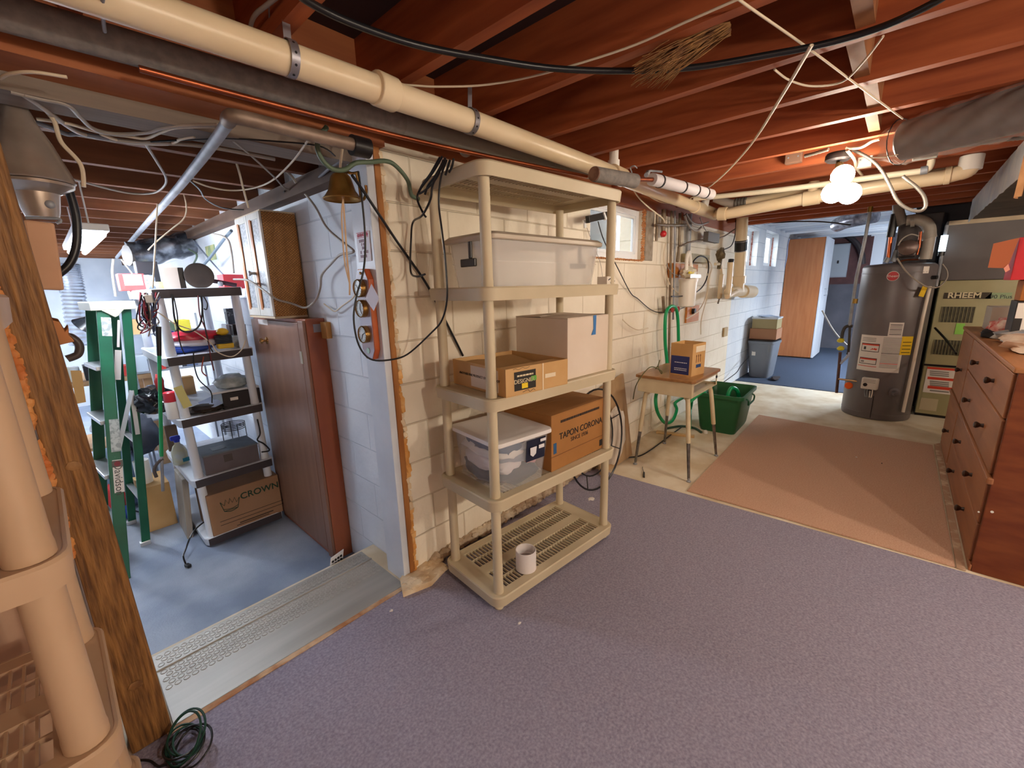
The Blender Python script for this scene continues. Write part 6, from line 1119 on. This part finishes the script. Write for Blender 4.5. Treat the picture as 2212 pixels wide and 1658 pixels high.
c = V((.285, 3.86, ZW+.331)); b = NB(); lathe(b, [(.045, 0), (.045, .17), (.02, .17), (.02, .16)], c, n=22); obj('paper_roll', b, m_pvcw, None, True, label='white paper roll standing on the tan carton behind the ladder', cat='roll')
# clutter behind the ladder
wire('floor_wire', 'dark cord with plug lying on the floor between ladder and white shelf', 'cord', [(265, 1085), (270, 1095), (300, 1105), (320, 1110), (335, 1118)], .005, m_black, 'z', ZW+.006)
b = NB(); c = az(337, 1119, ZW+.012); box(b, c.x-.02, c.y-.02, ZW+.001, c.x+.02, c.y+.03, ZW+.025); obj('loose_plug', b, m_black, None, bev=.006, label='black plug head lying on the workshop floor by the tan carton', cat='plug')
for nm, c, r, col, l, ca, sd in (('jeans_pile', (.20, 4.35, ZW+.25), (.10, .12, .26), '#6c7e98', 'faded blue cloth hanging behind the ladder', 'cloth', 1), ('red_bag', (.12, 4.25, ZW+.13), (.07, .08, .12), '#c83a3a', 'red bag on the floor behind the ladder', 'bag', 2), ('blue_ball', (.155, 4.15, ZW+.045), (.05, .05, .045), '#3048a0', 'blue and red round tin on the floor behind the ladder', 'tin', 3), ('dark_bundle', (.36, 4.40, ZW+.55), (.12, .12, .16), '#3c404c', 'dark bundle behind the rear ladder legs', 'bundle', 4), ('white_bag', (.22, 4.5, ZW+.66), (.12, .1, .09), '#c8ccd4', 'white plastic bag heaped at bench height behind the ladder', 'bag', 5)):
    bag(nm, V(c), r, mat('c_'+nm, col, rough=.7, scale=14, bump=.4), l, ca, sd, .25, 2.6, zmin=ZW+.001)
t = thing('workbench', 'cluttered workbench along the back of the workshop', 'workbench', (-.3, 5.6, ZW)); m_bench = wood('bench wood', '#a8825c', '#c09a70', 'x'); b = NB(); box(b, -1.5, 5.2, .70, .62, 5.9, .74); obj('bench_top', b, m_bench, t, bev=.004)
for x in (-1.45, .54):
    for y in (5.24, 5.80): b = NB(); box(b, x, y, ZW, x+.07, y+.07, .70); obj('leg', b, m_bench, t)
b = NB(); box(b, -1.4, 5.25, .1, .55, 5.85, .125); obj('lower_shelf', b, m_bench, t)
rb = random.Random(11); cl = [('paint_tin', '#c9cdd2', 'grey paint tin'), ('storage_bin', '#3a5aa0', 'blue parts bin'), ('storage_bin', '#d8c840', 'yellow parts bin'), ('parts_jar', '#dfe6e8', 'pale plastic jar'), ('tool_case', '#24262c', 'black tool case'), ('parts_carton', '#c49a6a', 'tan carton'), ('parts_carton', '#c23a34', 'red carton'), ('tool_case', '#5a6a78', 'slate tool case')]
wh = ['at the left end of the bench', 'second along the bench', 'beside the tan carton on the bench', 'in the middle of the bench', 'behind the ladder rails on the bench', 'towards the white shelf on the bench', 'near the right end of the bench', 'at the right end of the bench']
for i, (n_, c_, l) in enumerate(cl):
    x = -.25+i*.115; h = rb.uniform(.07, .19); b = NB()
    if n_ in ('paint_tin', 'parts_jar'): lathe(b, [(.045, 0), (.045, h), (.04, h+.004)], (x, 5.32, .741), n=20)
    else: box(b, x-.048, 5.25, .741, x+.048, 5.40, .741+h)
    obj(n_, b, mat('bench '+l, c_, rough=.5), None, n_ in ('paint_tin', 'parts_jar'), bev=.003, label=l+' '+wh[i], cat='container' if 'bin' in n_ or 'jar' in n_ else n_.split('_')[1])
t = thing('storage_rack', 'wire rack of small boxes behind the white shelf unit', 'rack', (.6, 4.6, ZW))
for z in (.45, .85, 1.15): b = NB(); box(b, .42, 4.45, z, .95, 4.75, z+.012); obj('rack_shelf', b, m_galv, t)
for x in (.42, .94):
    for y in (4.45, 4.74): b = NB(); cyl(b, (x, y, ZW), (x, y, 1.3), .008, n=8); obj('post', b, m_galv, t)
k = 0
for z in (.462, .862, 1.162):
    for x in (.47, .58, .69, .80):
        c_ = ('#dfe4ea', '#3a5aa0', '#d8d0a0', '#24262c', '#b9c4d0', '#c23a34', '#e6e6e6', '#6a7a9a', '#c49a6a', '#f0f0f0', '#4a5a48', '#d8c840')[k]; b = NB(); box(b, x-.04, 4.47, z, x+.04, 4.66, z+.08+.012*(k % 5)); obj('parts_box', b, mat('rack box %d' % k, c_, rough=.5), None, bev=.003, label='%s box on the %s shelf of the wire rack, %s along' % (('white', 'blue', 'cream', 'black', 'pale blue', 'red', 'chalk white', 'slate blue', 'tan', 'bright white', 'olive', 'yellow')[k], ('lowest', 'middle', 'top')[k//4], ('first', 'second', 'third', 'last')[k % 4]), cat='box', group='small boxes on the wire rack'); k += 1
# things on the post side
c = V((.10, 1.97, 0)); zt_, zr, zb_ = ay(45, 205, 1.97).z, ay(95, 393, 1.97).z, ay(90, 470, 1.97).z; xc = ay(88, 390, 1.97).x-.015
t = thing('reflector_lamp', 'old silver reflector lamp hung behind the top of the timber post', 'lamp', (xc, 1.97, zb_)); m_refl = mat('dull reflector', '#cdbfb2', '#ab9a8c', rough=.25, metal=.6, scale=6)
b = NB(); lathe(b, [(.02, zt_), (.028, zt_-.03), (.036, zt_-.07), (.06, (zt_+zr)/2-.01), (.088, zr+.02), (.092, zr), (.088, zr-.004), (.055, (zt_+zr)/2-.01), (.03, zt_-.06)], (xc, 1.97, 0), n=36, cap=False); obj('lamp_shade', b, m_refl, t, True)
b = NB(); lathe(b, [(.088, zr-.006), (.086, zr-.014), (.05, zr-.035), (.042, zb_+.02), (.036, zb_)], (xc, 1.97, 0), n=32); obj('lower_guard', b, m_refl, t, True)
b = NB(); blob(b, (xc+.02, 1.93, zb_+.035), .012, 2, 0); obj('shiny_stud', b, m_galv, t, True)
b = NB(); tube(b, [(xc-.03, 1.96, zt_), (xc+.03, 1.955, zt_+.005), (xc+.07, 1.95, zt_-.05), (xc+.075, 1.95, zt_-.09)], .006); tube(b, [(xc+.075, 1.95, zt_-.09), (xc+.08, 1.95, zt_-.12), (xc+.11, 1.95, zr+.06), (xc+.105, 1.95, zr-.005)], .006); obj('lamp_cord', b, m_cab, t, True)
wire('black_hose', 'short black hose curving below the reflector lamp', 'hose', [(145, 400), (158, 440), (166, 480), (165, 530), (150, 570), (118, 598)], .012, m_black, 'y', 2.05)
wire('dark_hose', 'dark bent hose end beside the lower half of the timber post', 'hose', [(128, 721), (155, 728), (171, 745), (168, 765), (145, 775)], .012, mat('dark hose', '#4a403c', rough=.4), 'y', 1.98)
b = NB(); slab(b, ay(84, 478, 1.80), ay(107, 626, 1.80), (0, 1, 0), .058, .018); obj('hung_paddle', b, mat('peach board', '#d6a886', '#c99a78', rough=.6, scale=4), None, bev=.006, label='peach coloured wood slat hung on the workshop side of the timber post', cat='wood slat')
b = NB(); tube(b, pts([(55, 470), (85, 470), (125, 472), (130, 478), (122, 482)], 'y', 1.80), .004); obj('wire_hook', b, m_galv, None, True, label='bent wire hook above the peach wood slat', cat='hook')
b = NB(); prism(b, pts([(106, 690), (128, 695), (140, 715), (148, 705), (150, 725), (162, 738), (120, 748), (108, 735)], 'y', 1.86), (0, .006, .01)); obj('copper_bracket', b, mat('copper leaf', '#8e5a34', rough=.35, metal=.6), None, bev=.002, label='jagged copper bracket sticking out behind the timber post', cat='bracket')
b = NB(); prism(b, pts([(152, 800), (176, 800), (186, 868), (165, 872)], 'y', 1.95), (0, .004, 0)); obj('yellow_folder', b, mat('buff folder', '#c9ae7c', rough=.7), None, label='buff paper folder hung behind the timber post', cat='folder')
t = thing('desk_lamp', 'black clamp lamp head in front of the silver duct', 'lamp', ay(182, 708, 4.6)); c = ay(186, 706, 4.6); b = NB(); lathe(b, [(.03, .10), (.05, .06), (.09, 0), (.085, -.004), (.04, .05)], c, (.5, -.3, .6), 24, cap=False); obj('lamp_shade', b, mat('lamp black', '#1e2024', rough=.25), t, True); b = NB(); tube(b, [c+V((.05, -.03, .08)), c+V((.12, .1, .1)), c+V((.12, .3, -.3)), c+V((.1, .65, -.62))], .01); obj('lamp_arm', b, m_black, t, True)
# duct, vent, foil duct, conduit, lights
YD = 8.3; t = thing('flex_duct', 'ribbed silver flexible duct running down from the wall vent', 'duct', ay(160, 690, YD)); q = cr(pts([(146, 570), (150, 590), (158, 630), (166, 690), (176, 745)], 'y', YD), 14); b = NB(); tube(b, q, .12, 16, smooth=False, corr=.07); obj('ribbed_hose', b, mat('silver foil', '#c9ced6', rough=.25, metal=.7), t, True)
b = NB(); a, c = ay(112, 568, 9.19), ay(178, 632, 9.19); box(b, a.x, 9.15, c.z, c.x, 9.2, a.z); obj('wall_vent', b, mat('dark vent panel', '#8f949c', '#b4bac2', rough=.5, scale=6), None, label='dark vent panel high on the far workshop wall', cat='vent')
t = thing('foil_duct', 'short foil-wrapped insulated duct near the workshop ceiling', 'duct', (.8, 5.2, 1.8)); m_foil = mat('wrinkled foil', '#9aa0aa', '#4a4c54', rough=.22, metal=.7, scale=10, bump=1.6, lo=.4, hi=.6); q = pts([(284, 552), (320, 545), (355, 535), (380, 532), (412, 522)], 'y', 4.9); b = NB(); tube(b, q, .105, 22, k=8); 
for v in b.verts: v.co += V((0, 0, 1))*.02*noise.noise(v.co*14)
obj('foil_wrap', b, m_foil, t, True, ang=80)
b = NB(); lathe(b, [(.085, -.005), (.085, .02), (.001, .02)], q[0]+V((-.012, -.02, 0)), (-1, -.3, 0), 22); obj('open_end', b, m_dk, t, True)
wire('conduit', 'long galvanised conduit running under the workshop joists away from the girder', 'pipe', [(496, 256), (475, 290), (390, 400), (310, 490), (252, 556)], .017, m_galv, 'z', 1.955, kk=2)
t = thing('conduit', 'weathered pipe along the sill beam ending in an elbow over the opening', 'pipe', az(640, 285, 1.955)); b = NB(); tube(b, pts([(492, 262), (497, 253), (510, 252), (560, 263), (660, 288), (762, 312)], 'z', 1.955), .021, 12, k=3); obj('pipe', b, mat('weathered pipe', '#9a8678', '#7c6a5c', rough=.5, metal=.4, scale=16), t, True)
c = az(765, 314, 1.955); b = NB(); cyl(b, c-V((.01, 0, 0)), c+V((.055, 0, 0)), .034, n=18); obj('end_coupling', b, m_black, t, True); b = NB(); slab(b, az(788, 300, 1.98), az(784, 330, 1.94), (0, 1, 0), .02, .003); obj('pipe_strap', b, m_strap, t)
z1 = 2.7635
for i, (q, r, m, l) in enumerate((
    ([(0, 470), (60, 440), (200, 430), (400, 460)], .004, m_cab, 'cream wire along the sill beam nearest the photo corner'),
    ([(60, 545), (120, 560), (250, 590), (400, 625), (480, 700), (560, 770), (700, 800), (880, 790), (960, 765), (1100, 750), (1300, 745)], .006, m_gcab, 'grey cable swooping under the first workshop joist'),
    ([(130, 560), (250, 640), (330, 700), (470, 790), (650, 830), (850, 850), (1100, 860), (1330, 890), (1640, 950)], .007, m_gcab, 'thick grey cable crossing under the workshop joists'),
    ([(180, 720), (300, 760), (400, 800), (480, 800), (650, 825)], .007, mat('slate cable', '#7c7c84'), 'slate cable bend next to the reflector lamp'),
    ([(220, 710), (300, 720), (420, 740), (600, 790), (760, 812), (870, 825), (960, 790), (1060, 760), (1290, 755)], .005, m_cab, 'cream cable dipping between the first joists'),
    ([(870, 860), (940, 970), (990, 1060), (980, 1110), (920, 1150), (800, 1155), (660, 1130), (420, 1065)], .005, m_gcab, 'brownish cable making a wide loop under the joists'),
    ([(900, 845), (1200, 830), (1340, 825), (1600, 840), (1900, 870), (2000, 930)], .003, m_black, 'thin black wire strung level under the workshop joists'),
    ([(1155, 1080), (1250, 1115), (1370, 1135), (1500, 1125), (1620, 1080), (1740, 970), (1850, 820)], .004, m_cab, 'cream wire swagged between conduit and sill beam'),
    ([(1125, 1070), (1190, 1130), (1230, 1190), (1330, 1240), (1480, 1250), (1640, 1220), (1700, 1140)], .004, m_black, 'black wire swagged above the wicker cabinet'),
    ([(1390, 840), (1500, 930), (1640, 1060), (1700, 1120), (1780, 1150)], .004, m_gcab, 'thin grey wire slanting towards the workshop wall'),
    ([(600, 800), (760, 850), (1000, 860), (1080, 830), (1160, 815)], .005, m_cab, 'pale cable gathered with the grey cables mid joist'),
    ([(1640, 1240), (1750, 1160), (1880, 1080), (1960, 1010), (2040, 960)], .007, mat('dark grey cable', '#6c6a70'), 'dark grey cable along the top of the white workshop wall'),
    ([(1500, 1250), (1700, 1200), (1880, 1110), (2000, 1050), (2060, 1000)], .006, m_gcab, 'second grey cable along the top of the white workshop wall'))):
    wire('ceiling_wire', l, 'cable', [(x/z1, y/z1) for x, y in q], r, m, 'z', 1.985, group='cables under the workshop joists')
for q, r, m, l, k_, v_ in (([(482, 268), (496, 308), (514, 362), (525, 405), (537, 449)], .0045, m_cab, 'cream cable hanging straight down from the conduit elbow', 'y', 2.3), ([(520, 296), (565, 333), (622, 373), (640, 395)], .007, m_gcab, 'grey cable dropping from the conduit towards the white wall', 'y', 2.3), ([(702, 276), (686, 300), (690, 336), (710, 362), (735, 369)], .006, m_cab, 'cream cable hooked over the weathered pipe by the bell', 'y', 1.75), ([(390, 400), (402, 440), (398, 470), (370, 495), (340, 520), (320, 540)], .0035, m_cab, 'knotted pale wire hanging along the conduit', 'y', 3.2), ([(340, 440), (336, 520), (330, 622)], .004, m_cab, 'pale cord hanging straight to the white shelf top', 'y', 3.1), ([(262, 560), (300, 610), (318, 640)], .004, m_cab, 'pale wire slanting from the conduit end to the ladder top', 'y', 4.0),
                           ([(245, 560), (243, 590), (250, 640)], .008, m_gcab, 'grey hanging strap at the far end of the conduit', 'y', 4.4), ([(390, 508), (405, 535), (425, 550), (418, 570)], .008, m_gcord, 'green-grey cord hanging on the white wall above the shelf', 'x', 1.0), ([(420, 520), (440, 545), (470, 580), (490, 600)], .006, mat('slate cord', '#6a7080'), 'slate cord slanting behind the pan on the shelf top', 'x', 1.0), ([(500, 498), (485, 515), (460, 548), (440, 572)], .010, mat('blue grey cord', '#5c6c7a'), 'blue-grey cord slanting from the wicker cabinet to the pan', 'x', .95), ([(460, 505), (490, 515), (500, 545), (505, 590)], .007, m_gcab, 'grey cord dropping beside the wicker cabinet door', 'x', .93)):
    wire('hanging_wire', l, 'cable', q, r, m, k_, v_)
a, c = ax(442, 533, 1.06), ax(466, 560, 1.06); b = NB(); box(b, 1.062, min(a.y, c.y), c.z, 1.068, max(a.y, c.y), a.z); obj('wall_picture', b, mat('faded picture', '#c9c48a', '#8aa07a', rough=.6, scale=14), None, label='small faded picture on the white workshop wall above the pan', cat='picture')
# near left shelf, cord heap
fs = resin_shelf('shelf_unit', 'tan plastic shelf unit close to the viewer at the near left corner', (-.945, 1.02, 0), 0, .905, .46, [.12, .552, .953, 1.405], .057, .0325, mat('tan shelf plastic', '#c9a98a', '#c0a080', rough=.5, scale=3), pin=.05)
t = thing('cable_heap', 'dark green and black cord heap on the floor at the timber post', 'cord', az(405, 1610, 0)); rc = random.Random(4)
for i in range(7):
    c = az(408+rc.uniform(-15, 15), 1612+rc.uniform(-10, 14), .0); rr = rc.uniform(.035, .055); ph = rc.random()*6; tl = rc.uniform(.2, .9); b = NB(); n_ = 16
    tube(b, [c+V((rr*math.cos(ph+k*math.tau/12), rr*1.4*math.sin(ph+k*math.tau/12), .006+rr*tl*(1+math.sin(k*math.tau/12)))) for k in range(n_-2)], .0035, 6, k=3); obj('cord_loop', b, m_black if i % 2 else mat('dark green cord', '#1c4436', rough=.45), t, True)
wire('floor_wire', 'black wire end crossing the floor from the tan shelf to the cord heap', 'cord', [(268, 1652), (300, 1642), (325, 1643), (345, 1655), (375, 1640)], .0035, m_black, 'z', .005)
# white scraps on the carpet
for i, (x, y, r) in enumerate(((1122, 1345, .006), (1277, 1077, .02), (845, 1318, .007), (1905, 1000, .004), (1850, 987, .006))):
    b = NB(); blob(b, az(x, y, .003 if i < 3 else .014), (r*1.4, r, .004), 2, .4, 3, i); obj('paper_scrap', b, m_lab if i != 3 else m_black, None, True, label=('white scrap on the carpet just in front of the beige shelf foot', 'largest white scrap on the carpet at the far end of the beige shelf', 'white scrap on the carpet by the metal step plate', 'dark speck on the tan rug', 'white speck on the tan rug')[i], cat='scrap')
bpy.context.view_layer.update()
